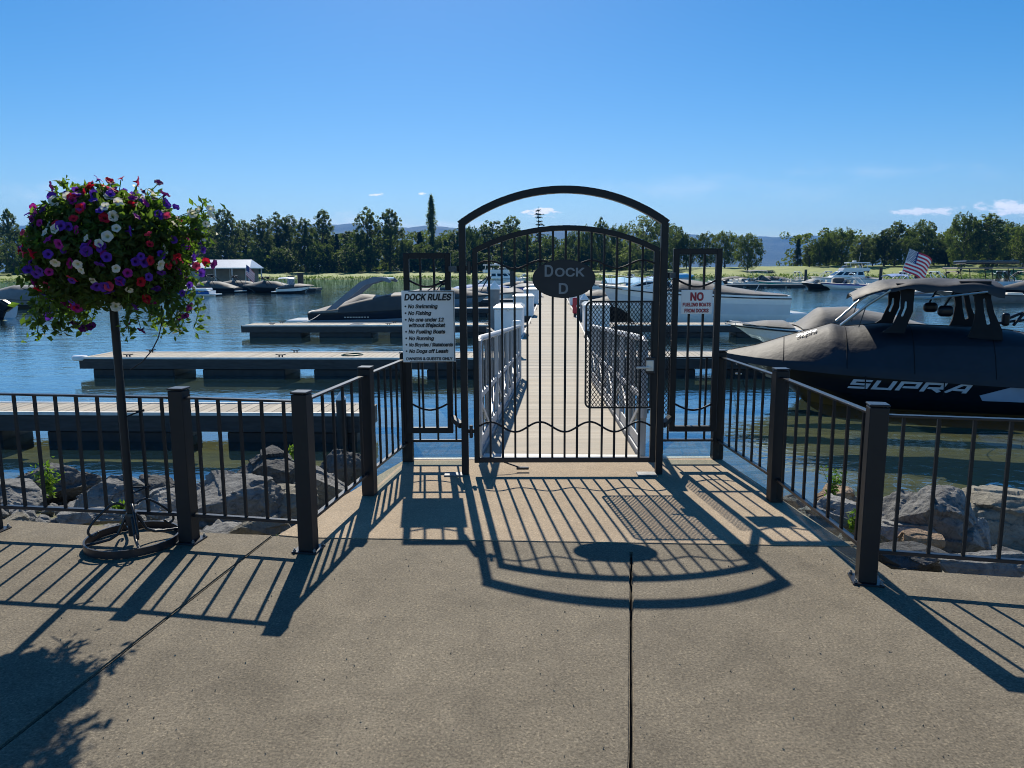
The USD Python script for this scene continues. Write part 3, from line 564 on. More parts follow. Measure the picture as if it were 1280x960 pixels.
# oval name plate on the gate
SLATE = pm('slate_plate', (0.016, 0.017, 0.020), 0.55, 0.2, 5.0, spec=0.35)
oc = gp(704.8, 348.5, 0.02); orx, orz = (gp(744.3, 348, 0.02)[0] - gp(665.3, 348, 0.02)[0]) / 2, (gp(704, 324.5, 0.02)[1] - gp(704, 372.7, 0.02)[1]) / 2
osign = thing('oval_sign', 'dark oval plate reading Dock D fixed on the gate', 'sign', gw(*oc, 0.02))
def oval(a, b, n=64): t = np.linspace(0, 2 * math.pi, n, endpoint=False); return Polygon(np.stack([a * np.cos(t), b * np.sin(t)], 1))
part(osign, 'plate', cat([to_plane(extr(oval(orx, orz), 0.010), gw(*oc, 0.024), GU), to_plane(extr(oval(orx - 0.006, orz - 0.006), 0.004), gw(*oc, 0.034), GU)]), SLATE)
LETTER = pm('letter_grey', (0.16, 0.175, 0.19), 0.5, 0.1, 8.0)
def text_on(t, s, cx, cz, h, w, off, m, shear=0.0, bold=True, name='lettering', left=None, fat=0.045):
    """lettering on the gate's plane: centred at cx (or starting at left), baseline cz, capital height h, width w."""
    g = meshkit.text_mesh(s, h, 0.0022, bold); top = g.triangles[g.face_normals[:, 2] > 0.9][:, :, :2]
    if fat: g = extr(unary_union([Polygon(q) for q in top]).buffer(h * fat), 0.0022)
    b = g.bounds; v = g.vertices; v[:, 0] -= b[0, 0]; v[:, 0] *= w / (b[1, 0] - b[0, 0]); v[:, 0] += shear * v[:, 1]
    v[:, 0] += left if left is not None else cx - w / 2 - shear * h / 2
    v[:, 1] += cz; return part(t, name, to_plane(T_(v, g.faces), gw(0, 0, off), GU), m)
k_ = orx / 39.5
text_on(osign, 'D', oc[0] - 18.8 * k_, oc[1] + 3.2 * k_, 13.5 * k_, 10.5 * k_, 0.0385, LETTER, fat=0.012)
text_on(osign, 'OCK', oc[0] + 7.0 * k_, oc[1] + 3.2 * k_, 9.9 * k_, 36.5 * k_, 0.0385, LETTER, fat=0.012)
text_on(osign, 'D', oc[0] - 0.6 * k_, oc[1] - 18.2 * k_, 12.5 * k_, 11.5 * k_, 0.0385, LETTER, fat=0.012)
# dock rules
SIGNW = pm('sign_white', (0.72, 0.72, 0.71), 0.45, 0.05, 3.0)
SIGNK = pm('sign_black', (0.012, 0.012, 0.014), 0.5, 0.1, 3.0)
SIGNR = pm('sign_red', (0.30, 0.018, 0.030), 0.5, 0.1, 3.0)
OFF = SO + 0.036
def sign_board(t, u0, u1, z0, z1, m_edge, border):
    part(t, 'panel', cbx(gw((u0 + u1) / 2, (z0 + z1) / 2, OFF), (u1 - u0, 0.006, z1 - z0), 0.002), SIGNW)
    b = sbox(u0 + 0.004, z0 + 0.004, u1 - 0.004, z1 - 0.004); part(t, 'border', to_plane(extr(b.difference(b.buffer(-border, join_style=2)), 0.0015), gw(0, 0, OFF + 0.0032), GU), m_edge)
a, b = gp(501.5, 363.5, OFF), gp(569.5, 452.5, OFF); u0, u1, z1, z0 = a[0], gp(568.6, 400, OFF)[0], a[1], b[1]; u0 = gp(502.6, 400, OFF)[0]
rules = thing('rules_sign', 'white sign headed DOCK RULES on the panel left of the gate', 'sign', gw((u0 + u1) / 2, z0, OFF))
sign_board(rules, u0, u1, z0, z1, SIGNK, 0.005)
W, H = u1 - u0, z1 - z0
def row(s, x0, x1, y0, y1, lead=True, mm=SIGNK, tt=None, bold=True, shear=0.19):
    """pixel box of a line on the sign's own close-up."""
    f = lambda x: u0 + W * (x - 78) / 392.0
    zb_ = z1 - H * (y1 - 380) / 532.0; h = H * (y1 - y0) / 532.0
    text_on(rules, s, 0, zb_, h, W * (x1 - x0) / 392.0 - shear * h, OFF + 0.0032, mm, shear, bold, left=f(x0))
    if lead: part(rules, 'bullet', to_plane(extr(Point(f(lead), zb_ + h * 0.5).buffer(h * 0.27, 4), 0.002), gw(0, 0, OFF + 0.0032), GU), mm)
row('DOCK RULES', 98, 450, 405, 449, False)
row('No Swimming', 124, 346, 482, 508, 106); row('No Fishing', 124, 298, 532, 558, 106); row('No one under 12', 124, 390, 581, 607, 106); row('without lifejacket', 124, 400, 622, 648, False)
row('No Fueling Boats', 124, 400, 670, 696, 106); row('No Running', 124, 315, 720, 745, 106); row('No Bicycles / Skateboards', 124, 456, 768, 793, 106); row('No Dogs off Leash', 124, 420, 816, 841, 106)
row('OWNERS & GUESTS ONLY', 100, 448, 876, 896, False, shear=0.0)
a, b = gp(851.8, 362.5, OFF), gp(889.8, 392.3, OFF); u0, z1, u1, z0 = a[0], a[1], b[0], b[1]
nof = thing('fueling_sign', 'small white sign with red NO FUELING BOATS right of the gate', 'sign', gw((u0 + u1) / 2, z0, OFF))
sign_board(nof, u0, u1, z0, z1, SIGNW, 0.003)
W, H = u1 - u0, z1 - z0; um = (u0 + u1) / 2
text_on(nof, 'NO', um, z1 - H * 0.43, H * 0.31, W * 0.43, OFF + 0.0032, SIGNR); text_on(nof, 'FUELING BOATS', um, z1 - H * 0.68, H * 0.14, W * 0.90, OFF + 0.0032, SIGNR); text_on(nof, 'FROM DOCKS', um, z1 - H * 0.93, H * 0.14, W * 0.78, OFF + 0.0032, SIGNR)

# ---------------------------------------------------------------- flower stand and basket
SB = G(167, 679); SX, SY = SB[0], SB[1]
BASK = AT(151, 317, SY)
st = thing('flower_stand', 'tall black iron pole stand with scrolls and round foot ring on the walkway', 'flower stand', (SX, SY, 0))
part(st, 'pole', tube([(SX, SY, 0.05), (SX, SY, BASK[2] - 0.12)], 0.0225, 14), IRON, 40)
RR = 0.262; a = np.linspace(0, 2 * math.pi, 61)[:-1]
part(st, 'foot_ring', grid(np.array([[(SX + r * math.cos(q), SY + r * math.sin(q), z) for r, z in ((RR, 0.004), (RR, 0.05), (RR - 0.011, 0.05), (RR - 0.011, 0.004), (RR, 0.004))] for q in list(a) + [0]])), IRON2, 30)
part(st, 'collar', lathe([(0.0225, 0.12), (0.036, 0.12), (0.036, 0.17), (0.03, 0.19), (0.0225, 0.19)], 14, (SX, SY, 0)), IRON2, 40)
for k in range(4):
    q = k * math.pi / 2 + 0.6; c, s_ = math.cos(q), math.sin(q)
    pr = [(0.03, 0.235), (0.06, 0.262), (0.10, 0.258), (0.155, 0.215), (0.205, 0.165), (0.232, 0.125), (0.225, 0.095), (0.20, 0.085), (0.18, 0.098), (0.178, 0.115)]
    pr = np.array(pr); tt = np.linspace(0, 9, 40); pr = np.stack([np.interp(tt, range(10), pr[:, 0]), np.interp(tt, range(10), pr[:, 1])], 1); pr = np.apply_along_axis(lambda v: np.convolve(np.pad(v, 2, 'edge'), np.ones(5) / 5, 'valid'), 0, pr)
    part(st, 'scroll', tube([(SX + r * c, SY + r * s_, z) for r, z in pr], 0.0075, 7), IRON2, True)
    fo = np.array([(0.03, 0.17), (0.055, 0.12), (0.075, 0.075), (0.12, 0.05), (0.19, 0.043), (RR - 0.006, 0.04)]); tt = np.linspace(0, 5, 24); fo = np.stack([np.interp(tt, range(6), fo[:, 0]), np.interp(tt, range(6), fo[:, 1])], 1)
    part(st, 'foot', tube([(SX + r * c, SY + r * s_, z) for r, z in fo], 0.009, 7), IRON2, True)
for z in (0.80, 0.34): 
    q = L1 - dl * (1.33 / 9 * 1.5); part(st, 'tie_bracket', cat([tube([(SX + 0.02, SY + 0.012, z), (q[0], q[1] - 0.01, z - 0.008)], 0.005, 6), tube([(SX + 0.02, SY - 0.01, z - 0.03), (q[0], q[1] - 0.01, z)], 0.005, 6)]), IRON)
bz = BASK[2]; bask = thing('flower_basket', 'round basket overflowing with purple, red and white petunias on the pole', 'flower basket', (SX, SY, bz))
part(bask, 'liner', lathe([(0.03, -0.14), (0.12, -0.13), (0.20, -0.06), (0.235, 0.03), (0.235, 0.07), (0.22, 0.07), (0, 0.06)], 24, (SX, SY, bz)), pm('coir', (0.06, 0.045, 0.03), 0.95, 0.4, 30, 0.006, 60), 40)
fr = np.random.default_rng(23)
BX, BY, BZT, BZB = 0.435, 0.40, 0.345, 0.36
def ball(n, lo, hi, rng):
    v = rng.normal(size=(n, 3)); v /= np.linalg.norm(v, axis=1)[:, None]; r = rng.uniform(lo ** 3, hi ** 3, n) ** (1 / 3)
    lump = 0.80 + 0.42 * (meshkit.fbm(v * 2.1 + 5, 3, 2)) - 0.02
    v[:, 2] *= np.where(v[:, 2] > 0, 1, 1.0); p = v * (r * lump)[:, None]
    # the underside hangs as a skirt round the pole, hollow in the middle
    q = p * np.array([BX, BY, 1]); q[:, 2] = np.where(p[:, 2] > 0, p[:, 2] * BZT, p[:, 2] * BZB)
    low = q[:, 2] < -0.08; rad = np.hypot(q[:, 0] / BX, q[:, 1] / BY); keep = ~low | (rad > 0.26 + 0.5 * np.clip((-0.25 - q[:, 2]) / 0.2, 0, 1) * (rng.uniform(size=n) < 0.8))
    return q[keep], v[keep]
B0 = np.array([SX, SY, bz + 0.02])
lv, _ = ball(12000, 0.55, 1.0, fr)
trails = []; stems = []
for (x, y, n_, dx, dz) in ((-0.36, -0.1, 1, -0.02, -0.46), (-0.30, 0.1, 1, 0.06, -0.45), (-0.22, -0.2, 1, 0.05, -0.40), (0.34, -0.12, 1, 0.05, -0.42), (0.40, 0.1, 1, 0.03, -0.40), (0.22, -0.2, 1, -0.04, -0.46), (0.12, 0.15, 1, 0.08, -0.46), (0.44, -0.05, 1, 0.12, 0.10), (0.42, 0.02, 1, 0.14, 0.22), (-0.1, -0.1, 1, -0.08, 0.34), (0.22, 0.05, 1, 0.04, 0.30), (-0.34, -0.15, 1, 0.0, -0.40), (-0.30, 0.05, 1, 0.0, -0.38), (-0.28, 0.1, 1, 0.0, -0.43), (-0.26, -0.2, 1, 0.06, -0.42), (0.36, 0.0, 1, 0.0, -0.40), (0.30, -0.15, 1, 0.0, -0.38), (0.40, -0.05, 1, 0.0, -0.34)):
    t_ = np.linspace(0, 1, 9)[:, None]; s0 = np.array([x, y, -0.05 if dz < 0 else 0.1]); e = np.array([x + dx, y, dz]); p = s0 + (e - s0) * t_ + fr.normal(size=(9, 3)) * 0.012; stems.append(tube(p + B0, 0.003, 5))
    trails.append(p[fr.integers(1, 9, 90)] + fr.normal(size=(90, 3)) * 0.032)
ends = [t[-1] for t in trails]
lv = np.vstack([lv] + trails) + B0
part(bask, 'foliage', quads(lv, 0.024, fr, 0.52), leafy('petunia_leaf', (0.045, 0.078, 0.02), (0.125, 0.185, 0.05), 6.0, 0.6), kind='stuff')
part(bask, 'stems', cat(stems), WEED, kind='stuff')
def petal(name, col, throat, tr=0.35):
    nodes = {'tc': ('texture_coordinate', {}), 'at': ('attribute', {'attribute': 'rad'}), 'r': ('rgb_ramp', {'ramp': [(0.0, throat), (0.22, throat), (0.45, col), (1.0, col)]}), 'df': ('principled_bsdf', {'roughness': 0.6, 'specular_ior_level': 0.25}), 'tr': ('translucent_bsdf', {}), 'mx': ('mix_closure', {'fac': tr})}
    return mk(name, nodes, [('at.fac', 'r.fac'), ('r.color', 'df.base_color'), ('r.color', 'tr.color'), ('df.BSDF', 'mx.closure1'), ('tr.BSDF', 'mx.closure2')], 'mx.closure')
PET = {'purple': petal('petal_purple', (0.13, 0.035, 0.42), (0.05, 0.01, 0.14)), 'red': petal('petal_red', (0.55, 0.012, 0.035), (0.22, 0.0, 0.02)), 'white': petal('petal_white', (0.78, 0.76, 0.66), (0.66, 0.66, 0.34)),
       'plum': petal('petal_plum', (0.10, 0.012, 0.11), (0.03, 0.0, 0.04)), 'magenta': petal('petal_magenta', (0.38, 0.02, 0.26), (0.16, 0.0, 0.10)), 'pink': petal('petal_pink', (0.62, 0.06, 0.14), (0.4, 0.02, 0.06))}
def flower(o, nrm, size, col, k):
    ax, s_, u_ = frame(nrm); na = 30; rings = []; rad = []
    for rr_, dz in ((0.06, -0.95), (0.16, -0.42), (0.42, -0.10), (0.78, 0.03), (1.0, -0.03)):
        w = np.arange(na) / na * 2 * math.pi; lob = 1 + (0.055 * np.cos(5 * w + k) + 0.03 * np.cos(11 * w + 2 * k)) * (rr_ ** 1.5); zz = dz + (0.10 * np.cos(5 * w + k + 2) + 0.05 * np.cos(10 * w + 3 * k)) * rr_ ** 2
        rings.append(o + size * (np.outer(rr_ * lob * np.cos(w), s_) + np.outer(rr_ * lob * np.sin(w), u_) + np.outer(zz, ax))); rad += [rr_] * na
    g = part(bask, 'flower', grid(np.array(rings), True), PET[col], True)
    pv = UsdGeom.PrimvarsAPI(g).CreatePrimvar('rad', Sdf.ValueTypeNames.FloatArray, 'vertex'); pv.Set(Vt.FloatArray([float(q) for q in rad]))
def put(o, nrm, col, size=None): flower(np.asarray(o), np.asarray(nrm) + fr.normal(size=3) * 0.5, size or fr.uniform(0.019, 0.031), col, fr.uniform(0, 6))
# those that show singly in the photograph, by where they stand on the basket's near face
seen = [(58, 291, 'white'), (70, 287, 'white'), (145, 286, 'white'), (134, 296, 'white'), (147, 254, 'white'), (150, 258, 'white'), (124, 304, 'white'), (108, 298, 'white'), (102, 337, 'white'), (98, 330, 'white'), (190, 243, 'white'), (238, 268, 'white'), (246, 263, 'white'), (261, 262, 'white'), (262, 270, 'white'), (255, 281, 'white'), (252, 296, 'white'), (145, 335, 'white'), (85, 247, 'white'),
        (88, 248, 'red'), (102, 237, 'red'), (112, 236, 'red'), (122, 233, 'red'), (137, 228, 'red'), (151, 225, 'red'), (93, 274, 'red'), (172, 230, 'pink'), (135, 236, 'pink'), (186, 305, 'red'), (187, 325, 'red'), (209, 331, 'red'), (219, 320, 'red'), (216, 325, 'red'), (255, 327, 'red'), (31, 310, 'red'), (26, 313, 'red'), (243, 332, 'pink'), (105, 243, 'red'), (144, 240, 'red'),
        (117, 252, 'purple'), (126, 264, 'purple'), (107, 309, 'purple'), (124, 310, 'purple'), (81, 312, 'purple'), (175, 320, 'purple'), (125, 330, 'purple'), (91, 350, 'purple'), (118, 245, 'purple'), (38, 336, 'purple'), (47, 342, 'purple'), (30, 338, 'purple'), (43, 328, 'purple'), (65, 372, 'purple'), (61, 393, 'purple'), (185, 345, 'purple'), (200, 340, 'purple'), (215, 300, 'purple'), (228, 308, 'purple'), (232, 292, 'purple'), (250, 304, 'purple'), (252, 312, 'purple'), (207, 257, 'purple'), (218, 260, 'purple'), (205, 253, 'purple'), (124, 226, 'purple'), (139, 231, 'purple'), (200, 318, 'purple'), (235, 355, 'purple'), (226, 365, 'purple'), (250, 340, 'purple'), (240, 322, 'purple'), (130, 357, 'purple'), (150, 350, 'purple'), (122, 357, 'purple'), (42, 275, 'plum'), (46, 268, 'plum'), (56, 263, 'plum'), (66, 236, 'plum'), (197, 230, 'plum'), (205, 244, 'plum'), (235, 382, 'plum'), (222, 398, 'plum'), (230, 393, 'plum'), (191, 389, 'plum'), (176, 411, 'plum'), (160, 403, 'plum'), (114, 405, 'plum'), (96, 404, 'plum'), (90, 402, 'plum'), (105, 408, 'plum'), (178, 242, 'plum'), (265, 330, 'plum'), (245, 290, 'plum'), (77, 283, 'purple'), (138, 244, 'purple')]
for px, py, col in seen:
    d = ray(px, py); d = d / d[1]; best = None
    for y in np.linspace(SY - 0.62, SY + 0.1, 120):
        q = CAM + d * y - B0; v = q / np.array([BX, BY, BZT if q[2] > 0 else BZB])
        if np.linalg.norm(v) < 1.0: best = q; break
    if best is None:
        best = CAM + d * (SY - 0.05) - B0; k_ = best / max(np.linalg.norm(best / np.array([BX, BY, BZT])), 1e-6); a_ = k_ * 0.8 + B0; b_ = best + B0; t_ = np.linspace(0, 1, 6)[:, None]; part(bask, 'flower_stem', tube(a_ + (b_ - a_) * t_ + np.sin(t_ * math.pi) * np.array([0.01, -0.01, 0.012]), 0.0025, 5), WEED)
        part(bask, 'flower_leaf', quads(a_ + (b_ - a_) * fr.uniform(0.1, 0.9, (7, 1)) + fr.normal(size=(7, 3)) * 0.014, 0.02, fr, 0.5), WEED, kind='stuff')
    nn = best / np.array([BX, BY, BZT]); nn = nn / np.linalg.norm(nn); put(best + B0 + nn * 0.012, nn * (1, 1, 0.8) + (0, -0.2, 0.1), col)
fp, fn = ball(330, 0.97, 1.06, fr)
for q, v in zip(fp, fn):
    if v[1] < -0.05 and fr.uniform() > (0.60 if q[2] < 0.15 else 0.9): continue
    put(q + B0, v, fr.choice(['purple', 'purple', 'purple', 'red', 'white', 'magenta', 'magenta', 'pink', 'white']))
hose = np.array([AT(202, 382, SY - 0.02), AT(202, 405, SY - 0.04), AT(198, 422, SY - 0.05), AT(190, 438, SY - 0.05), AT(178, 452, SY - 0.04), AT(163, 462, SY - 0.028)])
tt = np.linspace(0, 5, 30); hose = np.stack([np.interp(tt, range(6), hose[:, i]) for i in range(3)], 1); part(bask, 'drip_hose', tube(hose, 0.0035, 6), IRON)
# ---------------------------------------------------------------- gangway and floating docks
DA = math.radians(3.12); DX, DYv = np.array([math.cos(DA), -math.sin(DA), 0]), np.array([math.sin(DA), math.cos(DA), 0]); D0 = np.array([0.42, 6.34, 0.0])
def dk(s, r, z): return D0 + DYv * s + DX * r + np.array([0, 0, z])
def at_d(d): return (d - D0[1]) / math.cos(DA)
def wood(i, base, var=0.16):
    return pm(f'plank_wood_{i}', tuple(np.array(base)), 0.8, var, 3.0, 0.0012, 60.0, stretch=(1, 14, 6), detail=7)
WOODS = [wood(0, (0.31, 0.275, 0.22)), wood(1, (0.355, 0.315, 0.255)), wood(2, (0.265, 0.235, 0.19)), wood(3, (0.33, 0.285, 0.225)), wood(4, (0.295, 0.27, 0.225))]
FASC = pm('fascia_timber', (0.032, 0.030, 0.030), 0.7, 0.4, 3.0, 0.003, 30.0, stretch=(1, 1, 6))
FLOAT = pm('black_float', (0.015, 0.016, 0.017), 0.6, 0.4, 5.0, 0.004, 20.0)
PALE = pm('pale_edge', (0.60, 0.59, 0.56), 0.7, 0.15, 6.0)
ALU = pm('aluminium', (0.36, 0.37, 0.39), 0.5, 0.12, 6.0, metal=0.3)
WHITE = pm('white_gelcoat', (0.74, 0.74, 0.73), 0.28, 0.04, 3.0, coat=0.4)
BOXW = pm('box_white', (0.70, 0.71, 0.72), 0.4, 0.06, 3.0)
PICK = pm('picket_metal', (0.12, 0.125, 0.13), 0.6, 0.25, 6.0)
pr = np.random.default_rng(31)
S1, RW = 8.3, 1.34
gang = thing('gangway', 'sloping aluminium gangway with plank deck and side rails behind the gate', 'gangway', D0)
def gz(s): return -0.012 + (DECK + 0.045 + 0.012) * s / S1
k = 0; s = 0.02
while s < S1 - 0.14:
    w = 0.138; a, b = dk(s + w / 2, -RW / 2, gz(s + w / 2) - 0.02 + pr.uniform(-.0015, .0015)), dk(s + w / 2, RW / 2, gz(s + w / 2) - 0.02 + pr.uniform(-.0015, .0015))
    part(gang, 'plank', bar(a, b, w - 0.007, 0.038, ch=0.003), WOODS[int(pr.integers(5))]); s += w
part(gang, 'threshold', bar(dk(-0.03, -RW / 2, -0.002), dk(-0.03, RW / 2, -0.002), 0.11, 0.012), PALE)
for sd in (-1, 1):
    r = sd * (RW / 2 + 0.045); f = lambda s, h: dk(s, r, gz(s) + h)
    part(gang, 'stringer', bar(f(0.05, -0.08), f(S1, -0.08), 0.05, 0.22), ALU)
    part(gang, 'hand_rail', tube([f(0.0, 0.35), f(0.02, 0.9), f(0.10, 1.0), f(0.2, 1.03), f(S1 - 0.2, 1.03), f(S1 - 0.06, 0.98), f(S1, 0.86), f(S1, 0.0)], 0.03, 8), ALU, True)
    part(gang, 'mid_rail', bar(f(0.05, 0.52), f(S1, 0.52), 0.03, 0.05), ALU)
    part(gang, 'toe_rail', bar(f(0.05, 0.10), f(S1, 0.10), 0.03, 0.10), ALU)
    for i in range(30): s = 0.2 + 0.265 * i; part(gang, 'picket', bar(f(s, 0.12), f(s, 0.50), 0.012, 0.05, up=DYv), PICK); part(gang, 'picket', bar(f(s, 0.54), f(s, 0.99), 0.012, 0.05, up=DYv), PICK)
    n = 9
    for i in range(n):
        s = 0.06 + (S1 - 0.3) * i / (n - 1); part(gang, 'upright', bar(f(s, 0), f(s, 1.02), 0.05, 0.085, up=DYv), ALU)
        if i < n - 1:
            s2 = 0.06 + (S1 - 0.3) * (i + 1) / (n - 1); part(gang, 'diagonal', bar(f(s, 0.12 if i % 2 else 0.5), f(s2, 0.5 if i % 2 else 0.12), 0.028, 0.04), ALU)
def cleat(t, p, yaw=0.0):
    c, s_ = math.cos(yaw), math.sin(yaw); v = np.array([c, s_, 0]); p = np.asarray(p)
    part(t, 'cleat', cat([tube([p - v * 0.13 + (0, 0, 0.075), p - v * 0.05 + (0, 0, 0.062), p + v * 0.05 + (0, 0, 0.062), p + v * 0.13 + (0, 0, 0.075)], 0.013, 6), cbx(p - v * 0.04 + (0, 0, 0.03), (0.03, 0.03, 0.06), 0.004), cbx(p + v * 0.04 + (0, 0, 0.03), (0.03, 0.03, 0.06), 0.004)]), FLOAT)
def dock(name, label, a, b, w, singles, group=None, pitch=0.142, end_bumper=None, cleats=(), z=DECK, pale=True, floats=True):
    """a floating dock from a to b (centre line): cross planks, a pale edge board, dark fascia, floats under it."""
    a, b = np.array(a) * (1, 1, 0), np.array(b) * (1, 1, 0); L = np.linalg.norm(b - a); d = (b - a) / L; n_ = np.array([-d[1], d[0], 0]); t = thing(name, label, 'dock', a + (0, 0, z), group=group)
    n = int(L / pitch); pw = L / n; rest = [[] for _ in WOODS]
    for i in range(n):
        c = a + d * pw * (i + 0.5) + (0, 0, z - 0.019 + pr.uniform(-.002, .002)); m = bar(c - n_ * (w / 2 - 0.06), c + n_ * (w / 2 - 0.06), pw - 0.009, 0.038); j = int(pr.integers(5))
        if i < singles: part(t, 'plank', m, WOODS[j])
        else: rest[j].append(m)
    for j, q in enumerate(rest):
        if q: part(t, 'far_planks', cat(q), WOODS[j], kind='stuff')
    for sd in (-1, 1):
        o = n_ * sd * (w / 2 - 0.03); part(t, 'edge_board', bar(a + o + (0, 0, z - 0.012), b + o + (0, 0, z - 0.012), 0.055, 0.05), PALE)
        o = n_ * sd * (w / 2 - 0.022); part(t, 'fascia', bar(a + o + (0, 0, z - 0.165), b + o + (0, 0, z - 0.165), 0.045, 0.25), FASC)
    for e in (a - d * 0.024, b + d * 0.024): part(t, 'end_board', bar(e - n_ * (w / 2) + (0, 0, z - 0.15), e + n_ * (w / 2) + (0, 0, z - 0.15), 0.045, 0.28), FASC)
    if floats:
        s = 0.25
        while s + 1.0 < L:
            fl = min(2.15, L - s - 0.1); c = a + d * (s + fl / 2) + (0, 0, z - 0.53); part(t, 'float', cbx(c, (fl, w - 0.14, 0.47), 0.03, math.atan2(d[1], d[0])), FLOAT); s += 2.9
    for q in cleats:
        for sd in (-1, 1): cleat(t, a + d * q + n_ * sd * (w / 2 - 0.12) + (0, 0, z + 0.002), math.atan2(d[1], d[0]))
    if end_bumper is not None:
        e = a + d * end_bumper - d * 0.08 * (1 if end_bumper < L / 2 else -1); part(t, 'corner_wheel', lathe([(0, -0.06), (0.16, -0.06), (0.19, -0.03), (0.19, 0.03), (0.16, 0.06), (0, 0.06)], 16, e - n_ * (w / 2 - 0.1) + (0, 0, z - 0.02)), WHITE, 40)
    return t
MW = 2.16
dock('main_dock', 'long plank main dock running straight out from the foot of the gangway', dk(S1 - 0.05, 0, 0), dk(100, 0, 0), MW, 260, cleats=(6, 9.5, 16, 20, 27, 33, 40, 47))
def finger(side, d, length, label, singles=0, w=1.35, **kw):
    s = at_d(d) + w / 2; a, b = dk(s, side * (MW / 2 + 0.03), 0), dk(s, side * (MW / 2 + length), 0)
    if side < 0: a, b = b, a
    return dock('finger_dock', label, a, b, w, singles, 'finger docks of the marina', **kw)
finger(-1, 18.35, 11.1, 'first plank finger dock branching left, with a white corner wheel at its end', 90, end_bumper=0.0, cleats=(1.2, 5.2, 9))
finger(-1, 29.6, 11.6, 'second finger dock branching left, in front of the dark navy wakeboat', 90, cleats=(1.2, 6, 10))
finger(1, 18.6, 9.5, 'short stretch of finger dock seen through the right side panel', 72, cleats=(1.5, 5))
finger(1, 29.6, 12.0, 'finger dock in front of the white cruiser on the right', 90, cleats=(2, 6, 10))
for d, q, o in ((43, 'left', 'third'), (56, 'left', 'fourth'), (70, 'left', 'fifth'), (43, 'right', 'third'), (56, 'right', 'fourth'), (70, 'right', 'fifth'), (84, 'right', 'sixth')):
    finger(-1 if q == 'left' else 1, d, 11.0, f'far finger dock, the {o} branching {q} from the main dock' , 0)
# the near dock that stands by itself in front, left
a, b = G(-190, 515, DECK), G(451, 517.5, DECK); n_ = np.array([-(b - a)[1], (b - a)[0], 0]); n_ /= np.linalg.norm(n_); w = 0.9
dock('near_dock', 'nearest plank dock, low over the water behind the left railing', a + n_ * w / 2, b + n_ * w / 2, w, 110, cleats=(12.6,))
def piling(px, d, top, r, label, group=None, col=None, cone=True, wcap=WHITE):
    p = AT(px, 400, d); z0 = -3.6; t = thing('piling', label, 'piling', (p[0], p[1], WATER), group=group)
    part(t, 'pile', lathe([(0, z0), (r, z0), (r, top - (r * 1.5 if cone else 0)), (0, top - (r * 1.5 if cone else 0))], 16, (p[0], p[1], 0)), col or PILE, 40)
    if cone: part(t, 'cone_cap', lathe([(r * 1.06, top - r * 1.7), (r * 1.06, top - r * 1.35), (0.0, top)], 16, (p[0], p[1], 0)), wcap, 40)
PILE = pm('steel_pile', (0.16, 0.165, 0.17), 0.6, 0.25, 2.0); PILED = pm('dark_pile', (0.035, 0.03, 0.027), 0.8, 0.3, 2.0)
piling(422, 11.15, -0.20, 0.075, 'thin post with white pointed cap at the end of the nearest dock', col=PILED)
piling(618.5, 29.0, 1.22, 0.20, 'grey steel piling with white cone cap seen through the gate')
piling(730, 37.5, 0.46, 0.20, 'white capped piling beside the right dock box')
piling(378, 100, 1.45, 0.40, 'dark bare piling at the far left dock', col=PILED, cone=False)
for i, (px, d, top) in enumerate(((1097, 108, 1.75), (1004, 130, 1.5), (786, 75, 1.2), (640, 92, 1.5), (1141, 96, 1.7))): piling(px, d, top, 0.22, 'dark piling standing among the far boats', 'far dark pilings', PILED, False)
def dock_box(s, r, w, l, h, label, group=None, yaw=0.0):
    p = dk(s, r, DECK); t = thing('dock_box', label, 'dock box', p, -DA + yaw, group)
    part(t, 'body', cbx((0, 0, h * 0.42 + 0.02), (w, l, h * 0.84), 0.03), BOXW, local=True)
    part(t, 'lid', hull([(sx * (w / 2 + 0.03) * k, sy * (l / 2 + 0.03) * k2, z) for sx in (-1, 1) for sy in (-1, 1) for z, k, k2 in ((h * 0.865, 1, 1), (h * 0.92, 1, 1), (h * 1.0, 0.8, 0.7))]), WHITE, local=True)
    part(t, 'latch', cbx((0, -l / 2 - 0.02, h * 0.84), (0.06, 0.02, 0.10), 0.004), STEEL, local=True)
dock_box(at_d(25.3), -1.52, 0.92, 1.7, 1.05, 'nearest white dock box on the left of the main dock'); dock_box(at_d(36), -1.45, 0.95, 1.7, 1.05, 'white dock box behind the nearest one on the left')
for d in (49, 62, 75): dock_box(at_d(d), -1.45, 0.95, 1.7, 1.05, 'far white dock box on the left of the main dock', 'far dock boxes')
dock_box(at_d(27.2), 1.5, 0.9, 1.7, 1.02, 'nearest white dock box on the right of the main dock'); dock_box(at_d(47), 1.45, 0.9, 1.7, 1.02, 'white dock box on the right beyond the red cabinet')
for d, sd in ((25.3, -1), (36, -1), (27.2, 1), (47, 1), (49, -1), (62, -1), (75, -1)):
    s = at_d(d); g = single('corner_platform', 'dock corner platform carrying a white dock box', 'dock', extr(Polygon([P2(dk(s - 1.0, sd * 1.1, 0)), P2(dk(s + 3.0, sd * 1.1, 0)), P2(dk(s + 3.0, sd * 2.6, 0)), P2(dk(s + 0.9, sd * 2.1, 0)), P2(dk(s - 1.0, sd * 2.1, 0))]), 0.3, DECK - 0.305), FASC, group='corner platforms')
p = dk(at_d(18.9), -0.98, DECK); t = thing('power_pedestal', 'slim white power pedestal on the left edge of the main dock', 'power pedestal', p, -DA)
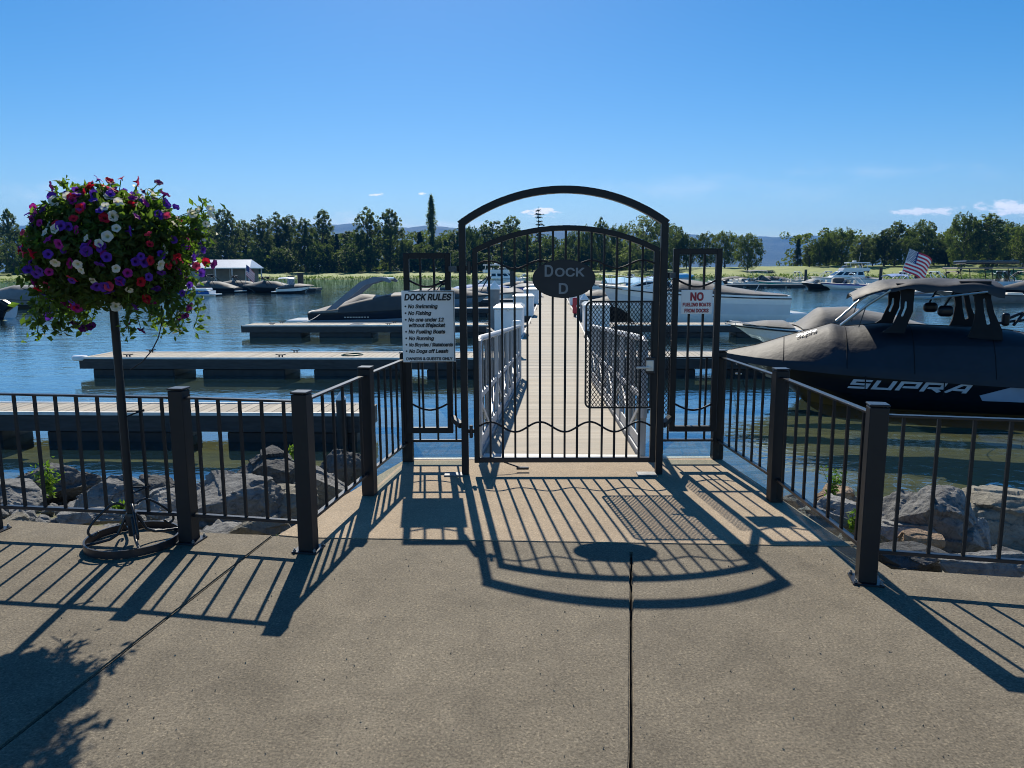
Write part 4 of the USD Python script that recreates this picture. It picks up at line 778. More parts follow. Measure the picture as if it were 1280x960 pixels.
part(t, 'column', cbx((0, 0, 0.38), (0.17, 0.17, 0.76), 0.02), BOXW, local=True); part(t, 'head', rbox((0, 0, 0.82), (0.24, 0.24, 0.16), 0.05), WHITE, True, local=True); part(t, 'socket', cbx((0.0, -0.09, 0.6), (0.09, 0.02, 0.14), 0.004), FLOAT, local=True); part(t, 'cable_reel', tube([(0.1 * math.cos(q), -0.11, 0.42 + 0.1 * math.sin(q)) for q in np.linspace(0, 6.28, 20)], 0.012, 6), FLOAT, local=True)
RED = pm('red_paint', (0.42, 0.015, 0.03), 0.4, 0.15, 4.0); BLUE = pm('blue_canvas', (0.03, 0.15, 0.42), 0.75, 0.15, 3.0, sheen=0.3); SKYBLUE = pm('bright_blue_canvas', (0.06, 0.36, 0.62), 0.7, 0.12, 3.0, sheen=0.3)
p = dk(at_d(35), 0.98, DECK); t = thing('fire_cabinet', 'red fire hose cabinet on the right edge of the main dock', 'cabinet', p, -DA)
part(t, 'cabinet', cbx((0, 0, 0.52), (0.22, 0.26, 0.72), 0.03), RED, local=True); part(t, 'leg', cbx((0, 0, 0.08), (0.12, 0.12, 0.16), 0.01), FLOAT, local=True); part(t, 'door', cbx((0, -0.135, 0.52), (0.18, 0.012, 0.62), 0.004), RED, local=True); part(t, 'handle', cbx((0.06, -0.148, 0.5), (0.02, 0.02, 0.10), 0.004), STEEL, local=True)

# ---------------------------------------------------------------- boats
NAVY = pm('navy_gelcoat', (0.010, 0.013, 0.022), 0.22, 0.1, 2.0, coat=0.5); BLACKG = pm('black_gelcoat', (0.004, 0.0045, 0.007), 0.3, 0.1, 2.0, spec=0.3); GREYB = pm('grey_blue_gelcoat', (0.16, 0.22, 0.29), 0.25, 0.08, 2.0, coat=0.5)
PURP = pm('violet_gelcoat', (0.16, 0.13, 0.42), 0.25, 0.1, 2.0, coat=0.5); TEAL = pm('teal_stripe', (0.03, 0.30, 0.26), 0.3, 0.1, 2.0, coat=0.5); BLUEG = pm('blue_gelcoat', (0.02, 0.10, 0.34), 0.25, 0.1, 2.0, coat=0.5); CREAM = pm('cream_gelcoat', (0.62, 0.58, 0.50), 0.4, 0.08, 2.0)
def canvas(name, c, rough=0.72): return pm(name, c, rough, 0.18, 2.2, 0.012, 5.0, sheen=0.35)
CHAR = canvas('charcoal_canvas', (0.030, 0.030, 0.033)); TAUPE = canvas('taupe_canvas', (0.050, 0.045, 0.042)); GREYC = canvas('grey_canvas', (0.105, 0.105, 0.11)); BLKC = canvas('black_canvas', (0.012, 0.013, 0.017), 0.6)
GLASS = mk('tinted_screen', {'f': ('fresnel', {'IOR': 1.5}), 't': ('transparent_bsdf', {'color': (0.35, 0.40, 0.44)}), 'g': ('glossy_bsdf', {'roughness': 0.02}), 'm': ('mix_closure', {})}, [('f.fac', 'm.fac'), ('t.BSDF', 'm.closure1'), ('g.BSDF', 'm.closure2')], 'm.closure')
DGLASS = pm('dark_window', (0.012, 0.014, 0.018), 0.06, 0.1, 2.0, spec=0.7)
RUB = pm('rubber', (0.02, 0.02, 0.022), 0.55, 0.2, 4.0)
def sm(x): x = np.clip(x, 0, 1); return x * x * (3 - 2 * x)
class Hull:
    def __init__(s, L, B, fb, fs, draft=0.4, rake=0.9, p=2.4, tum=0.03, n=30):
        s.L, s.B, s.fb, s.fs, s.draft, s.rake, s.p, s.tum = L, B, fb, fs, draft, rake, p, tum; s.T = np.unique(np.r_[np.linspace(0, 0.8, n - 10), np.linspace(0.8, 1, 12)])
    def b(s, t): t = np.asarray(t, float); return s.B / 2 * np.where(t < 0.45, 0.93 + 0.07 * np.sin(np.pi / 2 * t / 0.45), 1 - np.clip((t - 0.45) / 0.55, 0, 1) ** s.p)
    def zs(s, t): return s.fs + (s.fb - s.fs) * np.asarray(t, float) ** 1.5
    def rows(s, t):
        b, z = float(s.b(t)), float(s.zs(t)); k = -s.draft + (s.draft + 0.5 * z) * float(sm((t - 0.62) / 0.38)) ** 1.6; c = 0.05 + 0.42 * z * float(sm((t - 0.55) / 0.45)) ** 1.5
        yy = [0.0, 0.80 - 0.25 * float(sm((t - .6) / .4)), 0.90, 0.97, 1.0, 0.985]; q = [k, c, c + (z - c) * 0.35, c + (z - c) * 0.70, c + (z - c) * 0.90, z]; out = []
        for i, (y, w) in enumerate(zip(yy, q)): out.append((-s.L / 2 + t * s.L - s.rake * (1 - i / 5.0) * t ** 5, y * b, w))
        return np.array(out)
    def x(s, t): return -s.L / 2 + t * s.L
    def band(s, i0, i1):
        ms = []
        R = np.array([s.rows(t)[i0:i1 + 1] for t in s.T])
        for sg in (1, -1):
            g = grid(R * np.array([1, sg, 1])); 
            if sg > 0: g.invert()
            ms.append(g)
        return cat(ms)
    def transom(s): r = s.rows(0.0); v = np.vstack([r, r[::-1] * (1, -1, 1)]); return T_(v, [[0, i, i + 1] for i in range(1, len(v) - 1)])
    def deck(s, t0=0.0, t1=1.0, cam_=0.06, dz=-0.01):
        R = []
        for t in np.linspace(t0, t1, 24): b = float(s.b(t)) * 0.985; z = float(s.zs(t)) + dz; R.append([(s.x(t), b * v, z + cam_ * (1 - v * v)) for v in (-1, -0.5, 0, 0.5, 1)])
        return grid(np.array(R))
    def rub(s, row=4, r=0.03, sg=None):
        P = np.array([s.rows(t)[row] for t in s.T]); return cat([tube(P * (1, q, 1) + (0, q * r * 0.4, 0), r, 6) for q in ((1, -1) if sg is None else (sg,))])
    def cover(s, ts, hs, q=(2.0, 2.0), skirt=0.16, over=1.03, seed=0, wr=0.03, n=44, m=25, sag=0.0):
        R = []; ts = np.asarray(ts, float)
        for t in np.linspace(ts[0], ts[-1], n):
            h = float(np.interp(t, ts, hs)); b = float(s.b(t)) * over + 0.015; z = float(s.zs(t)) + 0.03; qq = np.interp(t, [ts[0], ts[-1]], q); row = [(s.x(t), -b * 1.005, z - skirt)]
            for v in np.linspace(-1, 1, m):
                fold = wr * (meshkit.fbm(np.array([t * s.L * 1.1, v * 2.2, seed * 7.7]), 3, seed) - 0.5) * min(1, h * 2)
                row.append((s.x(t), b * v, z + max(0.0, h * (1 - abs(v) ** qq) + fold - sag * h * math.sin(t * s.L * 3.1) ** 2 * 0.2)))
            row.append((s.x(t), b * 1.005, z - skirt)); R.append(row)
        return grid(np.array(R))
def boat(name, label, loc, rz, H, top=WHITE, low=WHITE, mid=None, rubm=RUB, group=None, category='boat', deck_t=(0, 1), platform=None, coam=True):
    t = thing(name, label, category, loc, rz, group)
    part(t, 'hull', cat([H.band(0, 2), H.transom()]), low, 35, local=True)
    if mid: part(t, 'hull_stripe', H.band(2, 3), mid, 35, local=True)
    part(t, 'topside', H.band(3 if mid else 2, 5), top, 35, local=True)
    part(t, 'deck', H.deck(*deck_t), CREAM if coam else top, True, local=True)
    part(t, 'rub_rail', H.rub(), rubm, True, local=True)
    if platform is not None: part(t, 'swim_platform', rbox((-H.L / 2 - platform / 2 + 0.05, 0, 0.22), (platform + 0.1, H.B * 0.86, 0.10), 0.045), WHITE, True, local=True)
    return t
def place(px, d): p = AT(px, 400, d); return np.array([p[0], p[1], WATER])
def tower(t, H, x0, z, h, sweep, w, m, rack=True, r=0.035, label=None):
    """a swept wakeboard tower: two hoops joined at the top, with board racks and speakers."""
    hoops = []
    for dx, hh in ((0.0, 1.0), (-0.62, 0.96)):
        b0 = w / 2; top = x0 + sweep + dx * 0.35
        hoops.append(tube([(x0 + dx, -b0, z), (x0 + dx + sweep * 0.45, -b0 * 0.97, z + h * 0.5 * hh), (top - sweep * 0.12, -b0 * 0.9, z + h * 0.93 * hh), (top, -b0 * 0.76, z + h * hh), (top, b0 * 0.76, z + h * hh), (top - sweep * 0.12, b0 * 0.9, z + h * 0.93 * hh), (x0 + dx + sweep * 0.45, b0 * 0.97, z + h * 0.5 * hh), (x0 + dx, b0, z)], r, 7))
    g = part(t, 'tower', cat(hoops), m, True, local=True)
    part(g, 'tower_top', rbox((x0 + sweep - 0.12, 0, z + h), (0.5, w * 0.72, 0.09), 0.04), m, True, local=True)
    if rack: part(g, 'speaker', cat([rbox((x0 + sweep - 0.1, q * w * 0.36, z + h - 0.16), (0.34, 0.24, 0.22), 0.09) for q in (-1, 1)]), BLACKG, True, local=True); part(g, 'board_rack', cat([tube([(x0 + sweep - 0.3, q * w * 0.46, z + h * 0.80), (x0 + sweep - 0.3, q * w * 0.66, z + h * 0.84), (x0 + sweep - 0.3, q * w * 0.68, z + h * 0.94)], 0.02, 5) for q in (-1, 1)] + [tube([(x0 + sweep, q * w * 0.46, z + h * 0.80), (x0 + sweep, q * w * 0.66, z + h * 0.84), (x0 + sweep, q * w * 0.68, z + h * 0.94)], 0.02, 5) for q in (-1, 1)]), m, True, local=True)
def screen(t, H, x0, w, z, h, rake=0.35, depth=0.9):
    a = [(x0 - depth, -w / 2), (x0 - 0.15, -w / 2 * 0.9), (x0, -w / 4), (x0, w / 4), (x0 - 0.15, w / 2 * 0.9), (x0 - depth, w / 2)]
    lo = np.array([(x, y, z) for x, y in a]); hi = np.array([(x - rake, y * 0.88, z + h * (0.75 if i in (0, 5) else 1)) for i, (x, y) in enumerate(a)]); g = part(t, 'windshield', grid(np.array([lo, hi])), GLASS, local=True)
    part(g, 'screen_frame', cat([tube(hi, 0.018, 5), tube(lo, 0.018, 5)] + [tube([lo[i], hi[i]], 0.014, 5) for i in range(6)]), STEEL, local=True)
def bimini(t, xc, l, w, z, zlo, m, name='bimini', arch=0.16):
    P = [[(xc + u * l / 2, v * w / 2, z + arch * (1 - u * u) * 0.5 + arch * (1 - v * v) - 0.03 * math.sin(u * 9) ** 2) for v in np.linspace(-1, 1, 9)] for u in np.linspace(-1, 1, 13)]
    top = np.array(P); low = top - (0, 0, 0.04); g = part(t, name, cat([grid(top), grid(low[::-1])] + [grid(np.array([top[i], low[i]])) for i in (0, -1)] + [grid(np.array([top[:, i], low[:, i]])) for i in (0, -1)]), m, 50, local=True)
    part(g, 'canopy_frame', cat([tube([(xc + u * 0.2, q * w / 2, zlo), (xc + u * l * 0.46, q * w / 2 * 0.99, z + 0.02)], 0.016, 5) for u in (-1, 0, 1) for q in (-1, 1)]), STEEL, local=True)
def outboard(t, x, y, z, m=BLACKG, tilt=0.0, s=1.0):
    R = trimesh.transformations.rotation_matrix(-tilt, [0, 1, 0], (x, y, z))
    def tr(q): q.apply_transform(R); return q
    g = part(t, 'outboard', tr(hull(np.vstack([rbox((x - 0.22 * s, y, z + 0.42 * s), (0.62 * s, 0.40 * s, 0.30 * s), 0.10 * s).vertices, rbox((x - 0.16 * s, y, z + 0.14 * s), (0.42 * s, 0.32 * s, 0.24 * s), 0.06 * s).vertices]))), m, 40, local=True)
    part(g, 'engine_leg', tr(cat([hull(np.vstack([bx((x - 0.14 * s, y, z), (0.3 * s, 0.15 * s, 0.1), 0).vertices, bx((x - 0.18 * s, y, z - 0.7 * s), (0.2 * s, 0.08 * s, 0.1), 0).vertices])), bx((x - 0.28 * s, y, z - 0.42 * s), (0.42 * s, 0.24 * s, 0.02)), lathe([(0, -0.25 * s), (0.06 * s, -0.1 * s), (0.06 * s, 0.2 * s), (0, 0.25 * s)], 8).apply_transform(trimesh.transformations.rotation_matrix(math.pi / 2, [0, 1, 0])).apply_translation((x - 0.22 * s, y, z - 0.76 * s))])), m, 40, local=True)
    part(g, 'propeller', tr(cat([bx((x - 0.48 * s, y + 0.09 * s * math.cos(a), z - 0.76 * s + 0.09 * s * math.sin(a)), (0.03, 0.05 + 0.09 * abs(math.cos(a)), 0.05 + 0.09 * abs(math.sin(a)))) for a in (0.5, 2.6, 4.7)])), STEEL, local=True)
def seats(t, H, xs_, z, m=CREAM, w=0.55):
    for x in xs_:
        for q in (-1, 1): part(t, 'seat', hull(np.vstack([rbox((x, q * H.B * 0.25, z + 0.12), (0.5, w, 0.26), 0.06).vertices, rbox((x - 0.2, q * H.B * 0.25, z + 0.2), (0.1, w, 0.1), 0.04).vertices])), m, True, local=True); part(t, 'seat_back', rbox((x - 0.27, q * H.B * 0.25, z + 0.45), (0.13, w, 0.52), 0.06), m, True, local=True)
def fender(t, x, y, z): part(t, 'fender', lathe([(0, -0.28), (0.09, -0.22), (0.11, 0), (0.09, 0.22), (0, 0.28)], 10, (x, y, z)), WHITE, 50, local=True)
def cabin(t, x0, x1, w, z, h, rake_f=0.6, rake_b=0.2, m=WHITE, wins=3, name='cabin'):
    """a deckhouse with raked ends and dark side windows."""
    v = [(x, sy * ww / 2, zz) for sy in (-1, 1) for x, ww, zz in ((x0, w, z), (x1, w * 0.9, z), (x1 - rake_f, w * 0.78, z + h), (x0 + rake_b, w * 0.86, z + h))]
    g = part(t, name, hull(v), m, local=True)
    for sy in (-1, 1):
        for k in range(wins):
            a, b = (k + 0.12) / wins, (k + 0.88) / wins; q = []
            for u, e in ((a, 0.38), (b, 0.38), (b, 0.84), (a, 0.84)):
                lo, hi = x0 + (x1 - x0) * u, x0 + rake_b + (x1 - rake_f - x0 - rake_b) * u; wl = w * (1 - 0.1 * u); wh = w * (0.86 - 0.08 * u)
                q.append(np.array([lo + (hi - lo) * e, sy * ((wl + (wh - wl) * e) / 2), z + h * e]))
            q = np.array(q); o = np.array([0, sy * 0.008, 0.002]); part(g, 'window', hull(np.vstack([q + o, q - o])), DGLASS, local=True)
    y = w * 0.36; f = [(x1 - rake_f * 0.3 + 0.01, -y, z + h * 0.34), (x1 - rake_f * 0.3 + 0.01, y, z + h * 0.34), (x1 - rake_f * 0.88 + 0.01, y * 0.9, z + h * 0.9), (x1 - rake_f * 0.88 + 0.01, -y * 0.9, z + h * 0.9)]
    part(g, 'window', hull(np.vstack([np.array(f), np.array(f) - (0.03, 0, 0.02)])), DGLASS, local=True)
    return g
def rail(t, H, t0, t1, h=0.55, m=STEEL):
    ts = np.linspace(t0, t1, 14); ms = []
    for sg in (-1, 1):
        P = np.array([(H.x(u) - 0.05, sg * float(H.b(u)) * 0.92, float(H.zs(u)) + h * min(1, (u - t0) * 8)) for u in ts]); ms.append(tube(P, 0.014, 5))
        ms += [tube([P[i], (P[i][0], P[i][1], float(H.zs(ts[i])))], 0.011, 5) for i in range(2, 14, 3)]
    part(t, 'bow_rail', cat(ms), m, local=True)

# --- the big dark wakeboat at right
H = Hull(7.3, 2.5, 0.88, 0.62, 0.42, 1.15, 3.6)
bow = AT(902, 449, 15.6); bd = np.array([-math.cos(math.radians(19.5)), math.sin(math.radians(19.5)), 0]); c = bow * (1, 1, 0) - bd * H.L / 2
SLOC, SRZ = np.array([c[0], c[1], WATER]), math.atan2(bd[1], bd[0])
sb = boat('wakeboat', 'large black wakeboat under a dark fitted cover with raised canopy and SUPRA lettering', SLOC, SRZ, H, BLACKG, BLACKG, platform=0.7)
tx = lambda s: 1 - s / H.L
cv = H.cover([tx(7.1), tx(6.6), tx(5.6), tx(4.9), tx(3.0), tx(2.35), tx(2.1), tx(1.4), tx(0.7), tx(0.02)], [0.10, 0.38, 0.74, 0.82, 0.80, 0.70, 0.75, 0.49, 0.21, 0.02], (5.0, 1.3), 0.12, 1.02, 3, 0.022, 90, 41)
part(sb, 'mooring_cover', cv, GREYC if False else pm('dark_cover', (0.012, 0.015, 0.023), 0.62, 0.18, 2.2, 0.012, 5.0, spec=0.34), 60, local=True)
TOWB = pm('tower_black', (0.010, 0.010, 0.012), 0.75, 0.2, 3.0, spec=0.15)
CV = np.asarray(cv.vertices).reshape(90, 43, 3)
for i in (14, 30, 46, 60, 74): part(sb, 'cover_seam', tube(CV[i, 1:-1] + (0, 0, 0.004), 0.007, 5), TOWB, local=True)
part(sb, 'cover_seam', tube(CV[2:88, 21] + (0, 0, 0.006), 0.007, 5), TOWB, local=True)
for i in (24, 40, 56): part(sb, 'cover_strap', cat([tube([CV[i, j] + (0, 0, 0.02), CV[i, j] + (0, e * 0.02, -0.22)], 0.01, 5) for j, e in ((0, -1), (42, 1))]), TOWB, local=True)
def sp_(s, y, z): return (H.L / 2 - s, y, z)
# canopy with drooping nose, over the tower
rows = []
for s in np.linspace(2.40, 4.8, 26):
    z = float(np.interp(s, [2.40, 2.6, 2.9, 3.3, 4.4, 5.0], [2.08, 2.20, 2.32, 2.37, 2.37, 2.31])); hw = float(np.interp(s, [2.35, 2.6, 3.2, 5.0], [0.70, 0.90, 1.0, 0.98])); val = float(np.interp(s, [2.35, 2.8, 3.3, 3.6, 4.4, 5.0], [0.02, 0.04, 0.08, 0.10, 0.11, 0.18]))
    val += 0.03 * math.sin(s * 11) * (s > 2.8); row = [sp_(s, -hw * 1.0, z - 0.05 - val)]
    for v in np.linspace(-1, 1, 17): row.append(sp_(s, hw * v, z + 0.07 * (1 - v * v) - 0.05 * abs(v) ** 4 + 0.015 * math.sin(s * 7 + v * 3)))
    row.append(sp_(s, hw * 1.0, z - 0.05 - val)); rows.append(row)
rows = np.array(rows); cen = rows.mean((0, 1)); part(sb, 'canopy', cat([grid(rows), grid((rows - (0, 0, 0.03))[:, 1:-1])]), pm('canopy_cloth', (0.019, 0.021, 0.027), 0.62, 0.18, 2.2, 0.012, 5.0, spec=0.4), 60, local=True)
outer = Polygon([(3.30, 1.50), (3.60, 1.66), (3.72, 1.95), (3.62, 2.22), (3.40, 2.36), (4.95, 2.36), (5.05, 2.0), (5.25, 1.70), (5.42, 1.46), (4.62, 1.36), (4.62, 1.62)])
legf = Polygon([(3.05, 1.45), (3.35, 1.60), (3.52, 1.90), (3.50, 2.18), (3.36, 2.36), (3.86, 2.36), (3.84, 2.10), (3.84, 1.85), (3.72, 1.62), (3.66, 1.45)])
legr = Polygon([(4.50, 1.40), (4.62, 1.62), (4.66, 1.90), (4.60, 2.12), (4.42, 2.30), (4.2, 2.40), (4.98, 2.40), (5.00, 2.10), (5.10, 1.85), (5.32, 1.55), (5.36, 1.36)])
slot = Polygon([(4.95, 1.62), (4.86, 1.85), (4.80, 2.08), (4.86, 2.12), (4.94, 1.88), (5.06, 1.64)]); slotf = Polygon([(3.60, 1.75), (3.68, 1.92), (3.67, 2.10), (3.62, 2.10), (3.61, 1.92), (3.53, 1.76)])
for q in (-1, 1):
    for g, nm_ in ((legf.difference(slotf), 'tower_leg'), (legr.difference(slot), 'tower_leg')):
        g = affinity.scale(g.buffer(0.03).buffer(-0.03), 0.64, 1.0); m = extr(g, 0.07); v = m.vertices.copy(); m = T_(np.stack([H.L / 2 - v[:, 0] + 0.30, q * (0.86 - 0.06 * (v[:, 1] - 1.4)) + (v[:, 2] - 0.035), v[:, 1]], 1), m.faces); m.fix_normals(); part(sb, nm_, m, TOWB, local=True)
    part(sb, 'canopy_strut', tube([sp_(2.22, q * 0.62, 1.56), sp_(2.66, q * 0.84, 1.98), sp_(3.0, q * 0.95, 2.24)], 0.028, 8), STEEL, True, local=True)
    part(sb, 'canopy_stay', tube([sp_(2.52, q * 0.80, 1.54), sp_(2.62, q * 0.83, 1.95)], 0.010, 6), RUB, local=True)
    part(sb, 'canopy_stay', tube([sp_(3.5, q * 1.12, 2.08), sp_(4.5, q * 1.12, 2.22)], 0.018, 6), STEEL, local=True)
    part(sb, 'speaker', cat([rbox(sp_(3.95, q * 0.72, 1.86), (0.26, 0.2, 0.2), 0.08), tube([sp_(3.9, q * 0.72, 1.9), sp_(4.1, q * 0.8, 2.3)], 0.02, 6)]), BLACKG, True, local=True)
    rk = [tube([sp_(5.2, q * 0.95, 1.55), sp_(5.5, q * 1.15, 1.58), sp_(5.75, q * 1.25, 1.60), sp_(6.1, q * 1.28, 1.64), sp_(6.12, q * 1.28, 1.74)], 0.03, 6), tube([sp_(5.3, q * 1.0, 1.60), sp_(5.6, q * 1.2, 1.72), sp_(6.0, q * 1.26, 1.84), sp_(6.02, q * 1.26, 1.92)], 0.03, 6), tube([sp_(5.5, q * 1.1, 1.5), sp_(5.72, q * 1.2, 1.78), sp_(5.74, q * 1.2, 1.86)], 0.028, 6), rbox(sp_(5.34, q * 1.02, 1.62), (0.14, 0.12, 0.26), 0.05)]
    part(sb, 'board_rack', cat(rk), BLACKG, True, local=True)
part(sb, 'bow_eye', tube([sp_(0.42, 0.03, 0.46), sp_(0.30, 0.03, 0.46), sp_(0.30, -0.03, 0.46), sp_(0.42, -0.03, 0.46)], 0.014, 6), STEEL, local=True)
# lettering: angular strokes, slanted
def glyph(paths, w=0.235): return unary_union([LineString(p).buffer(w / 2, cap_style=2, join_style=2, mitre_limit=3) for p in paths])
GL = {'S': [[(1.05, .905), (.12, .905), (.12, .5), (.95, .5), (.95, .095), (0, .095)]], 'U': [[(.1, 1), (.1, .095), (.95, .095), (.95, 1)]], 'P': [[(.1, 0), (.1, .905), (.98, .905), (.98, .40), (.28, .40)]],
      'R': [[(.1, 0), (.1, .905), (.98, .905), (.98, .42), (.28, .42)], [(.55, .42), (1.0, 0)]], 'A': [[(0.02, 0), (.62, .93), (.98, .905), (.98, 0)], [(.35, .33), (.98, .33)]]}
gl = unary_union([affinity.translate(glyph(GL[ch]), i * 1.27, 0) for i, ch in enumerate('SUPRA')]); gl = affinity.affine_transform(gl, [0.312, 0.090, 0, 0.172, 0, 0])
NG = pm('letter_silver', (0.42, 0.45, 0.50), 0.5, 0.05, 2.0)
def on_side(poly, s0, z0, q, off=0.014, seg=0.12):
    """lays a flat outline on the hull's side (q: +1 port, -1 starboard), reading from the bow end for port."""
    poly = poly.segmentize(seg); parts_ = []
    x0, _, x1, _ = poly.bounds
    for k in np.arange(x0, x1, seg):
        c_ = poly.intersection(sbox(k, -9, k + seg, 9))
        if not c_.is_empty: parts_.append(extr(c_, 0.004) if c_.area > 1e-6 else None)
    m = cat([p for p in parts_ if p is not None]); v = m.vertices.copy(); out = []
    for x, y, e in v:
        s = s0 + x; z = z0 + y; t_ = min(max(1 - s / H.L, 0), 1); r = H.rows(t_); zz = r[:, 2]; out.append((H.L / 2 - s, q * (float(np.interp(z, zz[1:5], r[1:5, 1])) + off + e), z))
    m = T_(out, m.faces); m.fix_normals(); return m
NEAR = 1
part(sb, 'lettering', on_side(gl, 2.36, 0.43, NEAR), NG, local=True)
part(sb, 'hull_decal', on_side(Polygon([(0, 0.10), (0.62, 0.34), (1.5, 0.34), (2.3, 0.30), (2.3, 0.02), (0.06, 0.0)]), 4.50, 0.30, NEAR), pm('decal_silver', (0.28, 0.33, 0.42), 0.35, 0.08, 2.0), local=True)
lg = meshkit.text_mesh('Supra', 0.11, 0.004, True); v = lg.vertices.copy(); v[:, 0] += 0.3 * v[:, 1]; P = []
for x, y, e in v:
    s = 1.42 + (0.40 - x) * 0 + x * 0.9; yy = 0.42 - y * 1.2; t_ = 1 - s / H.L; h = float(np.interp(t_, [tx(2.1), tx(1.4), tx(0.7)], [0.75, 0.49, 0.21])); b_ = float(H.b(t_)) * 1.02 + 0.015; P.append((H.L / 2 - s, yy, float(H.zs(t_)) + 0.05 + h * (1 - (abs(yy) / b_) ** float(np.interp(t_, [tx(7.1), tx(0.02)], [5.0, 1.3]))) + 0.013 + e))
part(sb, 'cover_logo', T_(P, lg.faces), WHITE, local=True)

# mooring lines
def rope(a, b, label, sag=0.25, m=None):
    a, b = np.asarray(a, float), np.asarray(b, float); t_ = np.linspace(0, 1, 16)[:, None]; p = a + (b - a) * t_ - np.array([0, 0, 1]) * sag * np.sin(t_ * math.pi)
    single('mooring_line', label, 'rope', tube(p, 0.010, 6), m or RUB)
def world(loc, rz, p): c_, s_ = math.cos(rz), math.sin(rz); return np.array([loc[0] + c_ * p[0] - s_ * p[1], loc[1] + s_ * p[0] + c_ * p[1], loc[2] + p[2]])
rope(world(SLOC, SRZ, (3.3, -0.35, 0.86)), dk(at_d(18.7), MW / 2 + 3.4, DECK + 0.06), 'dark mooring line from the bow of the black wakeboat to the finger dock')
rope(world(SLOC, SRZ, (-0.6, -1.25, 0.7)), dk(at_d(18.7), MW / 2 + 8.4, DECK + 0.06), 'dark mooring line amidships on the black wakeboat')
def coil(p, r, n, label, m):
    a = np.linspace(0, n * 2 * math.pi, n * 18); k = r * (1 - 0.10 * a / a[-1] * n / 3); single('hose_coil', label, 'hose', tube(np.stack([p[0] + k * np.cos(a), p[1] + k * np.sin(a), p[2] + 0.012 + 0.004 * np.sin(a * 0.37) + 0.006 * a / a[-1]], 1), 0.011, 6), m)
coil(dk(at_d(19.0), -MW / 2 - 4.2, DECK), 0.28, 4, 'dark green hose coiled on the first left finger dock', pm('hose_green', (0.02, 0.06, 0.03), 0.5, 0.1, 3.0)); coil(dk(at_d(30.2), -MW / 2 - 7.0, DECK), 0.3, 4, 'pale hose coiled on the second left finger dock', PALE)
rope(dk(at_d(30.4), -MW / 2 - 9.6, DECK + 0.06), AT(402, 400, 36.6) * (1, 1, 0) + (0, 0, WATER + 0.6), 'pale mooring line from the second left finger dock to the dark navy wakeboat', 0.12, PALE)
# --- white bowrider with dark cover behind it
H = Hull(6.6, 2.4, 0.85, 0.6, 0.4, 1.1, 2.2); b0 = AT(905, 431, 24.6); bd = np.array([-math.cos(math.radians(9)), math.sin(math.radians(9)), 0]); c = b0 * (1, 1, 0) - bd * H.L / 2
t = boat('covered_bowrider', 'white bowrider under a dark taupe cover behind the large black wakeboat', (c[0], c[1], WATER), math.atan2(bd[1], bd[0]), H, WHITE, WHITE, platform=0.6)
part(t, 'mooring_cover', H.cover([0.02, 0.2, 0.42, 0.56, 0.66], [0.15, 0.50, 0.72, 0.66, 0.06], (2.8, 2.2), 0.08, 1.0, 5, 0.05), TAUPE, 60, local=True); part(t, 'bow_cover', H.cover([0.69, 0.72, 0.80, 0.92], [0.10, 0.20, 0.17, 0.03], (2.4, 2.0), -0.02, 0.9, 6, 0.03), TAUPE, 60, local=True); rail(t, H, 0.82, 0.985, 0.10); fender(t, 1.2, 1.25, 0.45)
# --- white cruiser with dark canvas, stern to the right
H = Hull(9.0, 2.8, 1.95, 1.40, 0.5, 1.2, 2.6); p = place(859, 36.0)
t = boat('white_cruiser', 'white cabin cruiser with dark canvas, moored right of the gate with its stern outward', p, math.pi - 0.02 - 3.06 * 0, H, WHITE, WHITE, mid=pm('cool_white', (0.60, 0.62, 0.64), 0.3, 0.05, 2.0, coat=0.4), rubm=RUB)
H2 = H; part(t, 'canvas_cover', H.cover([0.02, 0.12, 0.3, 0.48, 0.56, 0.66], [0.05, 0.12, 0.32, 0.52, 0.52, 0.15], (2.6, 2.6), 0.06, 0.98, 8, 0.08), TAUPE, 60, local=True); cabin(t, 0.9, 3.3, 1.9, 1.70, 0.42, 1.2, 0.1, wins=2)
part(t, 'swim_platform', hull(np.vstack([rbox((-H.L / 2 - 0.35, 0, 0.52), (1.0, 2.3, 0.16), 0.06).vertices, rbox((-H.L / 2 + 0.1, 0, 0.25), (0.2, 2.2, 0.3), 0.05).vertices])), WHITE, 40, local=True)
part(t, 'radar_arch', tube([(-0.6, -1.2, 1.3), (-1.1, -1.1, 1.95), (-1.15, -0.8, 2.05), (-1.15, 0.8, 2.05), (-1.1, 1.1, 1.95), (-0.6, 1.2, 1.3)], 0.03, 6), STEEL, True, local=True); rail(t, H, 0.6, 0.98, 0.5); part(t, 'antenna', cat([tube([(-2.6, 0.9, 1.0), (-3.1, 0.9, 1.9)], 0.012, 5), tube([(-1.2, -0.9, 1.0), (-1.1, -0.9, 1.75)], 0.01, 5), tube([(-3.3, -0.9, 0.9), (-2.9, -0.9, 1.35)], 0.01, 5)]), WHITE, local=True)
